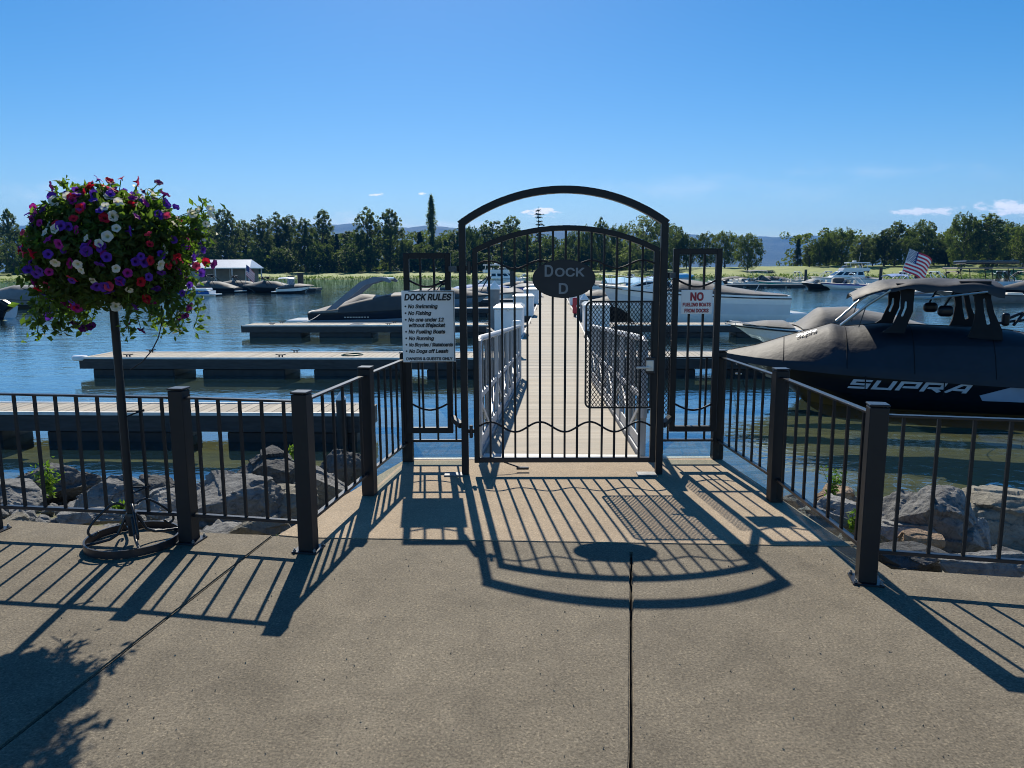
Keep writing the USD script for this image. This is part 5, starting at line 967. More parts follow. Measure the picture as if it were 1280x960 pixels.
# --- dark wakeboat on the left, stern to the left, tower swept up
H = Hull(6.9, 2.4, 1.02, 0.66, 0.42, 1.0, 2.5); p = place(393, 37.6); c = p + np.array([H.L / 2, -0.1, 0])
t = boat('dark_wakeboat', 'dark navy wakeboat with silver tower and tan draped cover, left of the rules sign', c, 0.0, H, NAVY, GREYB, platform=1.1)
H_ = H; part(t, 'mooring_cover', H.cover([0.02, 0.10, 0.22, 0.36, 0.50, 0.60, 0.72, 0.86, 0.97], [0.03, 0.18, 0.36, 0.74, 0.60, 0.72, 0.66, 0.35, 0.05], (3.0, 1.8), 0.10, 1.0, 12, 0.16), canvas('tan_cover', (0.16, 0.135, 0.115), 0.75), 60, local=True)
part(t, 'cover_side', H.cover([0.22, 0.36, 0.55, 0.68, 0.8], [0.25, 0.45, 0.66, 0.62, 0.35], (9.0, 7.0), 0.10, 1.02, 13, 0.02), CHAR, 60, local=True)
for q in (-1, 1):
    pts = np.array([(-2.55, 0.74), (-2.05, 0.80), (-0.62, 1.96), (0.22, 2.18), (0.60, 2.06), (0.68, 2.14), (0.45, 2.32), (-0.2, 2.36), (-0.88, 2.10)]); m = extr(Polygon(pts).buffer(0.02).buffer(-0.02), 0.07); v = m.vertices; m = T_(np.stack([v[:, 0], q * (1.16 - 0.08 * (v[:, 1] - 0.7)) + v[:, 2] - 0.035, v[:, 1]], 1), m.faces); m.fix_normals(); part(t, 'tower_leg', m, pm('tower_silver', (0.13, 0.15, 0.19), 0.35, 0.1, 2.0, metal=0.4), local=True)
part(t, 'tower_top', rbox((0.05, 0, 2.26), (0.9, 2.0, 0.12), 0.05), WHITE, True, local=True); part(t, 'hull_script', cat([bx((-1.6 + 0.14 * k, -1.262, 0.42), (0.09, 0.004, 0.035)) for k in range(9)]), STEEL, local=True)
# --- boats beyond, left of the main dock
def covered_wakeboat(px, d, rz, label, top, low, cov, L=6.8, hs=None, tw=True, group=None, tm=BLACKG, seed=1, name='moored_wakeboat', sweep=0.9, th=1.35):
    H = Hull(L, 2.45, 0.92, 0.6, 0.4, 1.0, 2.4); t = boat(name, label, place(px, d), rz, H, top, low, group=group, platform=0.6)
    part(t, 'mooring_cover', H.cover([0.03, 0.15, 0.35, 0.6, 0.72, 0.97], hs or [0.05, 0.4, 0.72, 0.72, 0.5, 0.04], (3.0, 1.8), 0.10, 1.01, seed, 0.10), cov, 60, local=True)
    if tw: tower(t, H, -0.4, 0.75, th, sweep, 2.2, tm)
    return t, H
covered_wakeboat(548, 53, math.pi * 0.0 + 0.05, 'wakeboat with open tube tower seen through the left side panel', GREYB, GREYB, CHAR, 7.6, tm=BLACKG, seed=21, th=1.15)
covered_wakeboat(300, 101, 3.3, 'dark covered wakeboat moored before the white roofed shelter', NAVY, BLACKG, TAUPE, 8.2, seed=22)
covered_wakeboat(338, 96, 3.05, 'second dark wakeboat at the end of the far left dock', BLACKG, BLACKG, CHAR, 6.8, seed=23, th=1.2)
t, H = covered_wakeboat(36, 57, math.pi - 0.1, 'grey covered boat with steep canopy at the far left edge', GREYC, NAVY, canvas('pewter_cover', (0.10, 0.098, 0.10)), 7.4, [0.55, 0.85, 1.0, 0.95, 0.7, 0.1], False, seed=24, name='canopy_boat'); part(t, 'boarding_rail', tube([(-3.2, -1.2, 0.5), (-3.2, -1.2, 0.9), (-3.6, -1.2, 0.9)], 0.025, 5), STEEL, local=True)
H = Hull(5.6, 2.2, 0.9, 0.7, 0.35, 0.8, 2.2); t = boat('motor_boat', 'silver hulled boat with black tilted outboard at the far left edge', place(-46, 44), math.pi - 0.15, H, BLACKG, pm('silver_hull', (0.34, 0.37, 0.42), 0.3, 0.1, 2.0, metal=0.3)); outboard(t, -H.L / 2 - 0.05, 0.3, 0.55, BLACKG, 0.5, 1.1); part(t, 'mooring_cover', H.cover([0.02, 0.3, 0.6, 0.95], [0.35, 0.55, 0.5, 0.05], (2.5, 1.8), 0.08, 1.0, 30), GREYC, 60, local=True)
H = Hull(5.6, 2.2, 0.85, 0.62, 0.35, 0.9, 2.2); t = boat('blue_runabout', 'blue and white runabout just right of the flower basket', place(236, 82), math.pi, H, BLUEG, WHITE, platform=0.7); part(t, 'engine_cover', rbox((-1.6, 0, 0.72), (1.9, 1.7, 0.34), 0.12), WHITE, True, local=True); screen(t, H, 0.9, 1.8, 0.75, 0.4); seats(t, H, (-0.4, 0.3), 0.55)
t, H = covered_wakeboat(372, 92, 0.1, 'small dark jet boat at the tip of the far left dock', WHITE, NAVY, CHAR, 4.4, [0.05, 0.3, 0.4, 0.4, 0.3, 0.04], False, seed=25, name='jet_boat'); bimini(t, -1.0, 1.9, 1.7, 1.75, 0.7, WHITE)
dock('far_dock', 'low dark dock under the covered boats at far left', AT(240, 400, 104), AT(330, 400, 104), 2.4, 0); dock('far_dock', 'far left dock end with a dark piling and a grey bin', AT(330, 400, 100), AT(400, 400, 99), 2.2, 0)
p = AT(366, 400, 100) * (1, 1, 0) + (0, 0, DECK); t = thing('dock_bin', 'blue grey bin standing on the far left dock', 'bin', p); part(t, 'body', cbx((0, 0, 0.75), (0.8, 0.7, 1.5), 0.06), GREYB, local=True); part(t, 'lid', cbx((0, 0, 1.56), (0.86, 0.76, 0.10), 0.03), RUB, local=True)
# white roofed boat shelter
p = AT(284, 400, 112) * (1, 1, 0) + (0, 0, DECK); t = thing('boat_shelter', 'white metal roofed boat shelter on the far left dock', 'boat shelter', p)
part(t, 'roof', hull([(x, y, z) for x, y, z in ((-5.2, -3.0, 2.75), (4.9, -3.0, 2.75), (-5.2, 3.0, 2.75), (4.9, 3.0, 2.75), (-5.2, 0, 3.95), (4.2, 0, 3.95), (-5.2, -3.0, 2.65), (4.9, -3.0, 2.65), (-5.2, 3, 2.65), (4.9, 3, 2.65))]), pm('white_metal', (0.72, 0.73, 0.73), 0.35, 0.04, 1.0, metal=0.2), local=True)
for i, x in enumerate(np.linspace(-5.0, 4.6, 5)):
    for y in (-2.8, 2.8): part(t, 'roof_post', bx((x, y, 1.3), (0.14, 0.14, 2.7)), ALU, local=True)
part(t, 'back_wall', bx((-0.4, 2.9, 1.5), (9.0, 0.06, 2.2)), pm('shelter_panel', (0.14, 0.15, 0.15), 0.6, 0.2, 1.0), local=True); part(t, 'side_wall', bx((-3.6, -2.86, 1.45), (2.2, 0.05, 2.3)), pm('shelter_green', (0.16, 0.19, 0.17), 0.6, 0.2, 1.0), local=True); part(t, 'gable', hull([(4.75, -2.9, 2.7), (4.75, 2.9, 2.7), (4.25, 0, 3.85), (4.70, -2.9, 2.7), (4.70, 2.9, 2.7), (4.2, 0, 3.85)]), NAVY, local=True)
# flags
FW, FR_, FB = pm('flag_white', (0.75, 0.74, 0.72), 0.8, 0.05, 2.0), pm('flag_red', (0.50, 0.03, 0.06), 0.8, 0.1, 2.0), pm('flag_blue', (0.03, 0.045, 0.16), 0.8, 0.1, 2.0)
def flag(p, pole_h, w, h, lean, label, droop=0.4, stars=True):
    p = np.asarray(p, float); t = thing('flag', label, 'flag', p); up = np.array([math.sin(lean), 0, math.cos(lean)]); part(t, 'flag_pole', tube([(0, 0, 0), up * pole_h], [0.03, 0.02], 7), STEEL, local=True)
    def S(u, v): return up * (pole_h - 0.05 - v * h) + np.array([w * u * 0.93, 0.16 * w * math.sin(u * 7 + v * 1.5) * u, -droop * w * u ** 1.3])
    def patch(u0, u1, v0, v1, nu=18, off=0.0): return cat([grid(np.array([[S(u, v) + (0, q * 0.004, 0) for v in np.linspace(v0, v1, 3)] for u in np.linspace(u0, u1, nu)])) for q in (-1, 1)])
    for k in range(13): v0, v1 = k / 13, (k + 1) / 13; part(t, 'stripe', patch(0.4 if k < 7 else 0.0, 1, v0, v1), FR_ if k % 2 == 0 else FW, local=True)
    part(t, 'canton', patch(0, 0.4, 0, 7 / 13), FB, local=True)
    if stars: part(t, 'stars', cat([bx(S(0.04 + 0.36 * (i + 0.5 * (j % 2)) / 6, 7 / 13 * (j + 0.5) / 9) + (0, -0.008, 0), (0.035 * w, 0.004, 0.035 * w)) for j in range(9) for i in range(6 - j % 2)]), FW, kind='stuff', local=True)
# --- boats straight ahead through the gate
def flybridge(px, d, rz, label, L=9.6, top=WHITE, low=WHITE, group=None, mid=None):
    H = Hull(L, 3.2, 1.5, 1.1, 0.5, 1.4, 2.4); t = boat('flybridge_cruiser', label, place(px, d), rz, H, top, low, mid=mid, platform=0.7)
    cabin(t, -2.6, 2.2, 2.5, 1.35, 0.95, 1.3, 0.3, wins=4); part(t, 'flybridge', hull([(x, y, z) for x, y in ((-3.2, -1.2), (0.6, -1.1), (1.0, 0), (0.6, 1.1), (-3.2, 1.2)) for z in (2.30, 2.38)] + [(x, y * 1.05, 2.75) for x, y in ((-3.2, -1.2), (0.4, -1.1), (0.8, 0), (0.4, 1.1), (-3.2, 1.2))]), WHITE, local=True)
    for x, y in ((-2.9, -1.1), (-2.9, 1.1), (-0.6, -1.0), (-0.6, 1.0)): part(t, 'top_post', tube([(x, y, 2.6), (x + 0.15, y * 0.95, 3.45)], 0.035, 6), WHITE, local=True)
    part(t, 'hard_top', rbox((-1.7, 0, 3.5), (3.0, 2.3, 0.14), 0.06), WHITE, True, local=True); screen(t, H, 0.5, 2.0, 2.7, 0.4); rail(t, H, 0.55, 0.98, 0.6); seats(t, H, (-1.6,), 2.35); part(t, 'antenna', cat([tube([(-1.8, 0.4, 3.5), (-2.0, 0.4, 5.0)], 0.012, 5), rbox((-1.3, 0, 3.72), (0.5, 0.5, 0.22), 0.09)]), WHITE, local=True)
    return t, H
flybridge(630, 122, 0.25, 'white flybridge cruiser seen through the left part of the gate', 8.5)
flybridge(1052, 112, math.pi - 0.1, 'white cruiser with hard top flybridge on the far right dock', 10.4)
covered_wakeboat(656, 84, -1.4, 'violet striped boat beside the far left dock boxes', PURP, WHITE, GREYC, 6.4, [0.05, 0.3, 0.45, 0.45, 0.35, 0.04], False, seed=26, name='striped_runabout')
t, H = covered_wakeboat(640, 62, -1.5, 'taupe covered runabout behind the grey steel piling', WHITE, WHITE, TAUPE, 6.0, [0.05, 0.3, 0.4, 0.42, 0.3, 0.04], False, seed=27, name='covered_runabout')
covered_wakeboat(600, 78, 0.2, 'boat with a blue cover behind the left gate post', WHITE, BLUEG, BLUE, 6.6, [0.1, 0.4, 0.5, 0.5, 0.4, 0.05], False, seed=28, name='covered_runabout')
def bowrider(px, d, rz, label, top, low, mid=None, L=6.4, name='bowrider', bim=None, tw=None, ob=None, group=None):
    H = Hull(L, 2.4, 0.9, 0.62, 0.4, 1.0, 2.2); t = boat(name, label, place(px, d), rz, H, top, low, mid, group=group, platform=0.5 if ob is None else None)
    screen(t, H, 0.9, 1.9, 0.8, 0.45); seats(t, H, (-0.5, 0.25), 0.5); part(t, 'engine_hatch', rbox((-L / 2 + 0.9, 0, 0.68), (1.2, 1.8, 0.2), 0.08), CREAM, True, local=True)
    if bim: bimini(t, -0.5, 2.4, 2.1, 2.1, 0.7, bim)
    if tw: tower(t, H, -0.2, 0.75, 1.4, -0.7, 2.1, tw)
    if ob: outboard(t, -L / 2 - 0.05, 0, 0.55, ob, 0.3)
    return t, H
# blue canopied boat and neighbours, right of the oval plate
H = Hull(6.6, 2.5, 0.9, 0.7, 0.4, 0.8, 2.0); t = boat('canopy_boat', 'white boat with a bright blue canopy roof right of the oval plate', place(778, 63), math.pi + 0.1, H, WHITE, WHITE); P = [[(-2.6 + u * 4.2, v * 1.2, 1.62 + 0.42 * (1 - abs(v)) - 0.10 * math.sin(u * math.pi * 3) ** 2 - 0.05 * (u > 0.9)) for v in np.linspace(-1, 1, 9)] for u in np.linspace(0, 1, 19)]; part(t, 'canopy', cat([grid(np.array(P)), grid(np.array(P) - (0, 0, 0.05))]), SKYBLUE, 50, local=True)
part(t, 'canopy_frame', cat([tube([(-2.5 + 1.0 * k, q * 1.15, 0.6), (-2.5 + 1.0 * k, q * 1.18, 1.62)], 0.02, 5) for k in range(5) for q in (-1, 1)]), STEEL, local=True); part(t, 'side_curtain', bx((-1.5, -1.19, 1.25), (1.9, 0.01, 0.65)), BLUE, local=True); seats(t, H, (-0.6, 0.6), 0.55); screen(t, H, 1.6, 1.9, 0.8, 0.4)
covered_wakeboat(826, 58, math.pi, 'plum and white boat behind the right gate post', WHITE, WHITE, pm('plum_cover', (0.06, 0.03, 0.09), 0.7, 0.2, 3.0), 5.6, [0.1, 0.3, 0.35, 0.35, 0.25, 0.05], False, seed=29, name='covered_runabout')
H = Hull(6.4, 2.4, 0.9, 0.65, 0.4, 0.9, 2.2); t = boat('dark_runabout', 'dark covered runabout seen through the gate mesh guard', dk(at_d(40.6), 4.6, WATER) * (1, 1, 1), math.pi - 0.05, H, BLACKG, BLACKG); t_ = t; part(t, 'mooring_cover', H.cover([0.02, 0.2, 0.45, 0.7, 0.96], [0.2, 0.6, 0.85, 0.5, 0.05], (2.5, 1.8), 0.1, 1.0, 31, 0.1), CHAR, 60, local=True)
# --- far right rows
dock('far_dock', 'low white edged dock below the teal striped boat at right', AT(905, 400, 109), AT(1010, 400, 108), 2.0, 0); dock('far_dock', 'dark dock at the right edge behind the black wakeboat', AT(1196, 400, 62), AT(1420, 400, 60), 2.0, 0); dock('far_dock', 'far right dock between the flybridge cruiser and the flag', AT(1018, 400, 113), AT(1180, 400, 110), 2.0, 0)
t, H = bowrider(938, 118, math.pi, 'white pontoon style boat with dark bimini frame at the far right row', WHITE, GREYC, L=7.0, name='bimini_boat', bim=None); bimini(t, -0.6, 3.0, 2.2, 2.3, 0.7, CHAR); part(t, 'loose_cover', H.cover([0.12, 0.3, 0.46], [0.4, 1.0, 0.3], (2.5, 2.5), 0.1, 1.02, 33, 0.3), CHAR, 60, local=True)
t, H = bowrider(920, 112, 0.5, 'small tender with a raised black outboard at the far right row', WHITE, WHITE, L=4.2, name='tender', ob=BLACKG)
bowrider(978, 112, math.pi - 0.05, 'white bowrider with a long teal stripe at the far right row', WHITE, WHITE, TEAL, 8.6); bowrider(1000, 134, 0.1, 'cream bowrider with tall seats behind the teal striped one', CREAM, WHITE, None, 6.4, tw=WHITE)
t, H = bowrider(1058, 96, math.pi - 0.25, 'violet and white wakeboat before the flybridge cruiser', PURP, WHITE, WHITE, 7.4, 'violet_wakeboat', tw=None); tower(t, H, -1.4, 0.75, 1.3, 1.2, 2.2, WHITE); outboard(t, -H.L / 2 - 0.1, 0.4, 0.55, BLACKG, 0.1, 1.3)
t, H = bowrider(1022, 98, math.pi - 0.3, 'dark sterned boat with covered outboard before the flybridge cruiser', BLACKG, BLACKG, None, 5.2, 'dark_runabout', ob=BLACKG); part(t, 'engine_shroud', rbox((-2.2, 0, 1.05), (1.5, 1.9, 0.9), 0.3), CHAR, True, local=True)
t, H = covered_wakeboat(1124, 97, 0.15, 'black hulled wakeboat with white stripe at the far right row', BLACKG, BLACKG, GREYB, 7.6, [0.05, 0.25, 0.35, 0.4, 0.3, 0.04], True, seed=34, tm=WHITE, th=1.3)
t, H = bowrider(1112, 66, math.pi - 0.05, 'white boat with a blue bimini just behind the black wakeboat canopy', WHITE, WHITE, GREYB, 6.4, 'blue_topped_boat'); bimini(t, -0.2, 1.5, 2.0, 1.95, 0.7, BLUE)
flag(place(1117, 64.5) + (0, 0, 0.7), 3.75, 2.25, 1.95, 0.26, 'stars and stripes flag flying above the black wakeboat canopy', 0.42)
flag(place(309, 99) + (0, 0, 1.0), 2.6, 1.1, 1.4, 0.12, 'small stars and stripes flag beside the white roofed shelter', 1.0, False)
# double deck pontoon at right
H = Hull(9.4, 2.7, 0.95, 0.9, 0.3, 0.3, 6.0); t = boat('party_boat', 'dark double roofed pontoon boat at right behind the black wakeboat', place(1224, 68), math.pi - 0.06, H, pm('party_grey', (0.20, 0.20, 0.22), 0.4, 0.1, 2.0), GREYC); part(t, 'roof', rbox((-0.3, 0, 2.62), (6.6, 2.7, 0.12), 0.05), pm('roof_bronze', (0.22, 0.17, 0.15), 0.5, 0.1, 2.0), True, local=True); part(t, 'upper_canopy', rbox((-0.1, 0, 3.14), (4.6, 2.3, 0.30), 0.10), NAVY, True, local=True)
for x in (-3.3, -1.4, 0.6, 2.7):
    for q in (-1, 1): part(t, 'roof_post', tube([(x - 0.3, q * 1.25, 0.9), (x, q * 1.25, 2.6)], 0.04, 6), BLACKG, local=True)
for k, x in enumerate((-2.9, -2.2)): part(t, 'side_screen', hull([(x, -1.28, 1.1), (x + 0.5, -1.28, 1.1), (x + 0.25, -1.28, 2.4), (x - 0.25, -1.28, 2.4), (x, -1.26, 1.1), (x + 0.5, -1.26, 1.1), (x + 0.25, -1.26, 2.4), (x - 0.25, -1.26, 2.4)]), GLASS, local=True)
part(t, 'side_rail', cat([tube([(-4, q * 1.3, 1.45), (4.2, q * 1.3, 1.45)], 0.025, 5) for q in (-1, 1)] + [bx((0.2, q * 1.3, 1.2), (8.2, 0.03, 0.4)) for q in (-1, 1)]), WHITE, local=True); seats(t, H, (-1.8, 0.2, 2.2), 0.95); outboard(t, 4.4, 0.0, 0.9, BLACKG, 0.2, 1.2)
covered_wakeboat(1300, 64, math.pi - 0.05, 'black covered wakeboat at the right edge on the dark dock', BLACKG, BLACKG, CHAR, 7.6, [0.4, 0.8, 0.95, 0.9, 0.7, 0.1], False, seed=36)
t, H = bowrider(1222, 57, math.pi - 0.02, 'grey boat with twin engines on the dark dock at right', GREYC, GREYC, None, 6.0, 'grey_runabout')
# the denser rows behind
row = 'moored boats of the far right row'
for i, (px, d, rz, L, tp, lo, cv_, tw_) in enumerate(((1128, 84, math.pi - 0.2, 6.4, WHITE, NAVY, CHAR, True), (1150, 78, 0.1, 6.8, NAVY, BLACKG, TAUPE, False), (1166, 88, math.pi, 7.2, WHITE, WHITE, BLUE, True), (1184, 92, 0.2, 6.6, WHITE, GREYB, GREYC, True), (1250, 86, math.pi - 0.1, 7.4, BLACKG, NAVY, CHAR, True), (1272, 80, 0.1, 6.8, WHITE, WHITE, TAUPE, True), (1030, 122, 0.1, 7.0, WHITE, WHITE, GREYC, True), (962, 138, math.pi, 7.4, WHITE, BLUEG, CHAR, True), (915, 136, 0.2, 6.6, WHITE, WHITE, TAUPE, False), (1076, 124, 0.0, 7.2, WHITE, NAVY, CHAR, True))):
    covered_wakeboat(px, d, rz, 'white topped' if False else ['white and navy boat left of the flag on the far right dock', 'dark low boat under a taupe cover below the flag', 'white boat with a blue cover behind the flag', 'white and grey boat with tower just right of the flag', 'black towered boat behind the double roofed boat', 'white boat with taupe cover right of the double roofed boat', 'white boat with grey cover behind the dark sterned boat', 'white and blue towered boat behind the teal striped boat', 'white boat with taupe cover at the left end of the far right row', 'white and navy boat behind the violet wakeboat'][i], tp, lo, cv_, L, [0.05, 0.4, 0.6, 0.6, 0.4, 0.05], tw_, seed=50 + i, tm=(BLACKG if i % 2 else WHITE), th=1.5, sweep=0.8)
for i, (px, d, rz, L, tp, lo, cv_, lab) in enumerate(((70, 70, 0.1, 7.4, NAVY, BLACKG, CHAR, 'dark covered boat showing under the left side of the flower basket'), (112, 84, math.pi, 7.0, WHITE, WHITE, GREYC, 'white covered boat behind the flower basket left of its pole'), (196, 92, 0.1, 7.2, WHITE, NAVY, TAUPE, 'white and navy boat behind the right part of the flower basket'), (268, 96, math.pi - 0.1, 7.0, BLACKG, NAVY, TAUPE, 'black towered wakeboat nearest the white roofed shelter'))):
    covered_wakeboat(px, d, rz, lab, tp, lo, cv_, L, None, True, seed=70 + i, th=1.5)
for i, (px, d, rz, L, tp, lo, cv_, tw_, lab) in enumerate(((757, 52, math.pi - 0.1, 5.6, WHITE, NAVY, CHAR, False, 'white and navy boat with charcoal cover seen through the gate right of the oval plate'), (792, 76, math.pi, 6.8, WHITE, WHITE, GREYC, True, 'white boat with grey cover and tower beyond the blue canopied boat'), (815, 90, 0.1, 7.0, NAVY, WHITE, TAUPE, True, 'navy and white boat far behind the gate latch side'), (745, 98, math.pi, 6.2, WHITE, WHITE, TAUPE, False, 'white boat with taupe cover furthest right of the main dock'), (606, 66, 0.05, 6.6, WHITE, GREYB, GREYC, True, 'white and grey boat behind the left gate post, nearer than the blue covered one'), (652, 100, 0.0, 6.4, WHITE, WHITE, CHAR, True, 'white boat with charcoal cover furthest left of the main dock'), (470, 88, math.pi, 6.6, WHITE, NAVY, GREYC, False, 'white and navy boat far behind the dark navy wakeboat'))):
    covered_wakeboat(px, d, rz, lab, tp, lo, cv_, L, [0.05, 0.35, 0.5, 0.5, 0.35, 0.05], tw_, seed=90 + i, tm=(WHITE if i % 2 else BLACKG), th=1.4) if px != 470 else None
# tarpaulined boats pulled up on the far bank behind the right gate post
for px, d, label, m in ((853, 224, 'boat under a bright blue tarpaulin on the far bank right of the gate', SKYBLUE), (820, 226, 'boat under a darker blue tarpaulin on the far bank behind the gate post', BLUE)):
    p = AT(px, 400, d); H = Hull(7.0, 2.6, 1.0, 0.8, 0.3, 0.8, 2.2); t = boat('tarped_boat', label, (p[0], p[1], float(far_z(p[0], d - float(shore_y(p[0])))) + 0.3), 0.1, H, WHITE, WHITE); part(t, 'tarpaulin', H.cover([0.0, 0.3, 0.6, 0.98], [0.5, 0.8, 0.8, 0.1], (2.2, 1.8), 0.5, 1.04, 40, 0.1), m, 60, local=True)
# ---------------------------------------------------------------- trees of the far shore
BARK = pm('bark', (0.07, 0.06, 0.05), 0.9, 0.35, 1.5); 
LEAF = {'a': leafy('leaf_cottonwood', (0.08, 0.10, 0.04), (0.15, 0.175, 0.075), 0.22, 0.55), 'b': leafy('leaf_maple', (0.065, 0.088, 0.028), (0.13, 0.155, 0.05), 0.25, 0.55), 'c': leafy('leaf_conifer', (0.026, 0.044, 0.028), (0.055, 0.075, 0.042), 0.3, 0.2), 'y': leafy('leaf_young', (0.07, 0.095, 0.028), (0.14, 0.165, 0.05), 0.3, 0.45)}
def tree_mesh(kind, seed):
    """unit sized trees: (trunk mesh, crown mesh, leaf look, height, width)."""
    g = np.random.default_rng(seed); limbs = []; L = []
    if kind in ('cottonwood', 'broadleaf', 'willow', 'young'):
        h, w, base, n, ls = {'cottonwood': (22, 9.0, 0.03, 300, 0.28), 'broadleaf': (15, 13, 0.05, 300, 0.26), 'willow': (16, 16, 0.03, 340, 0.26), 'young': (9, 7, 0.0, 130, 0.26)}[kind]
        top = np.array([g.uniform(-0.6, 0.6), g.uniform(-0.6, 0.6), h * 0.86]); tr = np.array([[0, 0, -0.5], [0.1, 0, h * 0.2], [g.uniform(-.3, .3), g.uniform(-.3, .3), h * 0.5], top]); limbs.append(tube(tr, [h * 0.020, h * 0.016, h * 0.010, 0.05], 8)); C = []
        heads = [np.array([g.uniform(-.28, .28) * w, g.uniform(-.28, .28) * w, h * g.uniform(0.14, 0.85)]) for _ in range(15)]; heads += [np.array([0, 0, h * 0.88])]
        while len(C) < n:
            u = g.uniform(-1, 1, 3)
            if np.linalg.norm(u) > 1: continue
            z = u[2]; prof = (1 - abs(z) ** 2.2) if kind != 'willow' else (1 - max(z, 0) ** 2.2); c = np.array([u[0] * w / 2, u[1] * w / 2, h * (base + (1 - base) * (0.5 + 0.5 * z))]); 
            dd = min(np.linalg.norm((c - q) / (w * 0.23, w * 0.23, h * 0.20)) for q in heads); 
            if dd > g.uniform(0.85, 1.9): continue
            C.append(c)
        for c in C:
            r = g.uniform(0.022, 0.062) * w + 0.15; k = int(16 + 24 * g.uniform()); v = g.normal(size=(k, 3)); v /= np.linalg.norm(v, axis=1)[:, None]; L.append(c + v * (r * g.uniform(0.35, 1.05, k) ** 0.6)[:, None] * (0.95, 0.95, 1.25))
        for i in range(0, len(C), 9):
            c = C[i]; z0 = float(np.clip(c[2] - g.uniform(0.2, 0.35) * w, h * 0.12, h * 0.7)); s0 = np.array([np.interp(z0, tr[:, 2], tr[:, 0]), np.interp(z0, tr[:, 2], tr[:, 1]), z0]); limbs.append(tube([s0, (s0 * 0.55 + c * 0.45) + (0, 0, -0.3), c], [h * 0.007, h * 0.005, 0.03], 5))
        look = {'cottonwood': 'a', 'broadleaf': 'b', 'willow': 'a', 'young': 'y'}[kind]
    elif kind == 'poplar':
        h, w, ls, look = 25, 3.4, 0.28, 'a'; limbs.append(tube([(0, 0, -0.5), (0.1, 0, h * 0.5), (0, 0.1, h * 0.97)], [0.35, 0.2, 0.03], 7))
        for k in range(150):
            z = h * g.uniform(0.12, 1.0) ** 0.9; r = w / 2 * min(1, (1 - z / h) * 3.2 + 0.12) * g.uniform(0.2, 1); a = g.uniform(0, 6.28); c = np.array([r * math.cos(a), r * math.sin(a), z]); v = g.normal(size=(30, 3)) * (0.26, 0.26, 0.55); L.append(c + v)
            if k % 6 == 0: limbs.append(tube([(0, 0, max(0.5, z - 2.2)), c], [0.06, 0.02], 4))
    else:
        h, w, ls, look = {'conifer': (20, 6.0, 0.26, 'c'), 'spire': (24, 5.6, 0.24, 'c')}[kind]; limbs.append(tube([(0, 0, -0.5), (0, 0, h * 0.55), (0.05, 0, h)], [0.32, 0.17, 0.02], 7)); z = h * (0.10 if kind == 'conifer' else 0.30)
        while z < h * 0.985:
            f = 1 - z / h; r = w / 2 * (f ** 0.8) * g.uniform(0.75, 1.1) + 0.15; nb = 7 if kind == 'conifer' else int(g.integers(2, 5))
            for k in range(nb):
                a = g.uniform(0, 6.28); e = np.array([math.cos(a) * r, math.sin(a) * r, z - 0.16 * r]); s0 = np.array([0, 0, z]); limbs.append(tube([s0, e], [0.05, 0.015], 4)); q = g.uniform(0.2, 1.0, 26)[:, None]; L.append(s0 + (e - s0) * q + g.normal(size=(26, 3)) * (0.22, 0.22, 0.14))
            z += h * (0.026 if kind == 'conifer' else 0.05) * g.uniform(0.8, 1.3)
    P = np.vstack(L); return cat(limbs), quads(P, ls, g, 0.6), LEAF[look], h, w
PROTO = {}
trr = np.random.default_rng(77)
def tree(kind, px, top_py, d, width=None, label='', group=None, var=0, base=None):
    p = AT(px, 400, d); x = p[0]; z0 = float(far_z(x, max(d - float(shore_y(x)), 0.2))) - 0.1 if base is None else base; top = AT(px, top_py, d)[2]; key = (kind, var)
    if key not in PROTO: PROTO[key] = [None, tree_mesh(kind, 100 + var * 17 + len(kind))]
    root, (trunk, crown, lk, h, w) = PROTO[key]; s = max(0.15, (top - z0) / (h * 0.97)); sw = s if width is None else (width / FPX * d) / (w * 1.08); rot = trr.uniform(0, 6.28); name = {'young': 'young_tree', 'spire': 'spruce_tree', 'conifer': 'conifer_tree', 'willow': 'willow_tree', 'poplar': 'poplar_tree', 'cottonwood': 'cottonwood_tree', 'broadleaf': 'broadleaf_tree'}[kind]
    if root is None:
        t = thing(name, label, 'tree', (x, p[1], z0), rot, group, scale=(sw, sw, s)); part(t, 'trunk', trunk, BARK, 40, local=True); part(t, 'crown', crown, lk, local=True); PROTO[key][0] = t
    else: copy_of(root, name, label, 'tree', (x, p[1], z0), rot, (sw, sw, s), group)
def bank_d(px): p = AT(px, 400, 230); return float(shore_y(p[0]))
lb, rb_ = 'trees of the wood along the far left shore', 'trees along the far right shore'
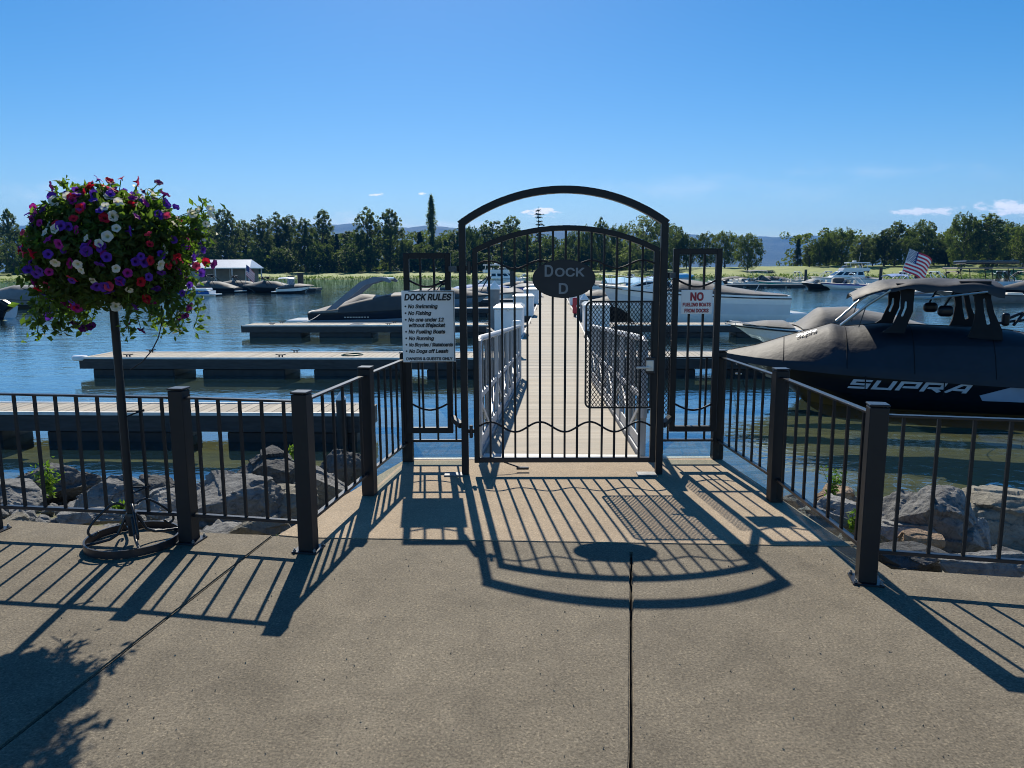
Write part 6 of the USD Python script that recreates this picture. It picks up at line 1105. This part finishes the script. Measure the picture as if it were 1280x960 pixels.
one = [('poplar', 542, 250, 292, 13, 'tall thin poplar rising above the wood left of the gate'), ('spire', 673, 260, 300, 30, 'tall ragged spruce behind the gate under the small cloud'), ('cottonwood', 490, 264, 276, 40, 'tall crowned cottonwood at the right end of the left wood'), ('cottonwood', 463, 262, 278, 38, 'loose topped cottonwood left of the tall poplar'),
       ('cottonwood', 385, 270, 272, 34, 'dark narrow cottonwood standing behind the far piling'), ('cottonwood', 288, 264, 272, 44, 'broad cottonwood at the right of the flower basket'), ('willow', 806, 272, 262, 86, 'large round silvery willow behind the right side of the arch'), ('cottonwood', 617, 273, 284, 42, 'pale cottonwood catching the light behind the left arch'),
       ('broadleaf', 932, 293, 236, 44, 'dark round tree alone at the edge of the right meadow'), ('broadleaf', 903, 290, 262, 40, 'leafy tree next to the lone round tree'), ('broadleaf', 878, 292, 270, 42, 'broad tree right of the gate panel'), ('conifer', 993, 299, 250, 15, 'small pointed conifer left of the flybridge cruiser'), ('broadleaf', 1047, 286, 232, 44, 'dark tall tree above the flybridge cruiser'),
       ('cottonwood', 1113, 274, 222, 34, 'pale feathery tree left of the flag'), ('broadleaf', 1144, 276, 218, 42, 'open crowned leaning tree right above the flag'), ('broadleaf', 1196, 268, 196, 46, 'tall dark tree right of the flag'), ('cottonwood', 1228, 264, 194, 52, 'tallest pale tree above the double roofed boat'), ('broadleaf', 1272, 283, 196, 44, 'rounded tree at the right edge of the picture'), ('cottonwood', 750, 274, 282, 26, 'slim cottonwood behind the middle of the gate')]
for i, (k, px, ty, d, w, lab) in enumerate(one): tree(k, px, ty, d, w, lab, None, i % 3 if k in ('cottonwood', 'broadleaf') else 0)
cands = [('cottonwood', x, trr.uniform(264, 292), bank_d(x) + trr.uniform(38, 62), trr.uniform(28, 40)) for x in (-60, -30, 0, 24, 75, 110, 150, 190, 222, 252, 266, 310, 332, 352, 368, 408, 440, 572, 640)]
cands += [('young', x + trr.uniform(-6, 6), trr.uniform(304, 320), bank_d(x) + trr.uniform(30, 42), trr.uniform(26, 40)) for x in (20, 50, 262, 300, 325, 345, 362, 400, 415, 430, 448, 470, 505, 520, 535, 556, 575, 590, 606, 628, 645, 660, 690, 705, 722, 735, 760, 785)]
cands += [('conifer', x + trr.uniform(-5, 5), trr.uniform(288, 302), bank_d(x) + trr.uniform(44, 60), trr.uniform(15, 24)) for x in (35, 240, 410, 428, 512, 528, 562, 602, 655, 712)]
cands += [('broadleaf', x + trr.uniform(-4, 4), ty, bank_d(x) + trr.uniform(40, 58), w) for x, ty, w in ((420, 300, 32), (445, 292, 30), (510, 300, 28), (556, 296, 28), (590, 284, 32), (650, 288, 34), (690, 296, 36), (718, 290, 34), (735, 284, 34), (772, 282, 40), (840, 283, 34), (858, 296, 30))]
for k, x, ty, d, w in cands: tree(k, x, ty, d, w, {'cottonwood': 'tall grey green tree in the row of the far left wood', 'young': 'low pale green tree at the front edge of the far left wood', 'conifer': 'dark pointed conifer within the far left wood', 'broadleaf': 'rounded mid green tree within the far left wood'}[k], {'cottonwood': 'tall trees of the left wood', 'young': 'low trees of the left wood', 'conifer': 'conifers of the left wood', 'broadleaf': 'rounded trees of the left wood'}[k], int(trr.integers(3)) if k in ('cottonwood', 'broadleaf', 'young') else 0)
for x, ty, w in ((1020, 298, 30), (1032, 292, 30), (1072, 296, 34), (1086, 293, 32), (1100, 288, 30), (1128, 296, 36), (1162, 300, 36), (1176, 292, 34), (1212, 286, 40), (1250, 278, 44), (1290, 280, 50), (1325, 276, 50), (1008, 304, 20), (1180, 310, 40), (1240, 300, 44)):
    tree('broadleaf' if trr.uniform() < 0.6 else 'cottonwood', x, ty, bank_d(x) + trr.uniform(34, 52), w, 'dark green tree in the row of the far right shore', rb_, int(trr.integers(3)))
# the depth of the wood behind the first trees, one mass
P = []
for x0, x1, n, h in ((-190, 14, 1500, 16), (14, 62, 320, 13), (95, 190, 520, 13)):
    for _ in range(n):
        x = trr.uniform(x0, x1); y = float(shore_y(x)) + trr.uniform(62, 85); z = 0.4 + h * trr.uniform(0, 1) ** 1.5; k = 60; v = trr.normal(size=(k, 3)); v /= np.linalg.norm(v, axis=1)[:, None]; P.append(np.array([x, y, z]) + v * trr.uniform(0.8, 2.0) * np.array([1.2, 1, 0.9]))
struct('wood', quads(np.vstack(P), 0.42, trr, 0.6), LEAF['b'], kind='stuff')

# ---------------------------------------------------------------- air
HAZE = 0.00009
hz = bx((0, 3800, (HILL_TOP + 5 - 4.7) / 2), (16000, 11400, HILL_TOP + 5 + 4.7)); 
mk('haze_air', {'v': ('principled_volume', {'color': (0.04, 0.38, 1.0), 'density': HAZE, 'anisotropy': 0.0})}, [], volume='v.volume')
struct('haze', hz, '/World/Looks/haze_air', kind='stuff')
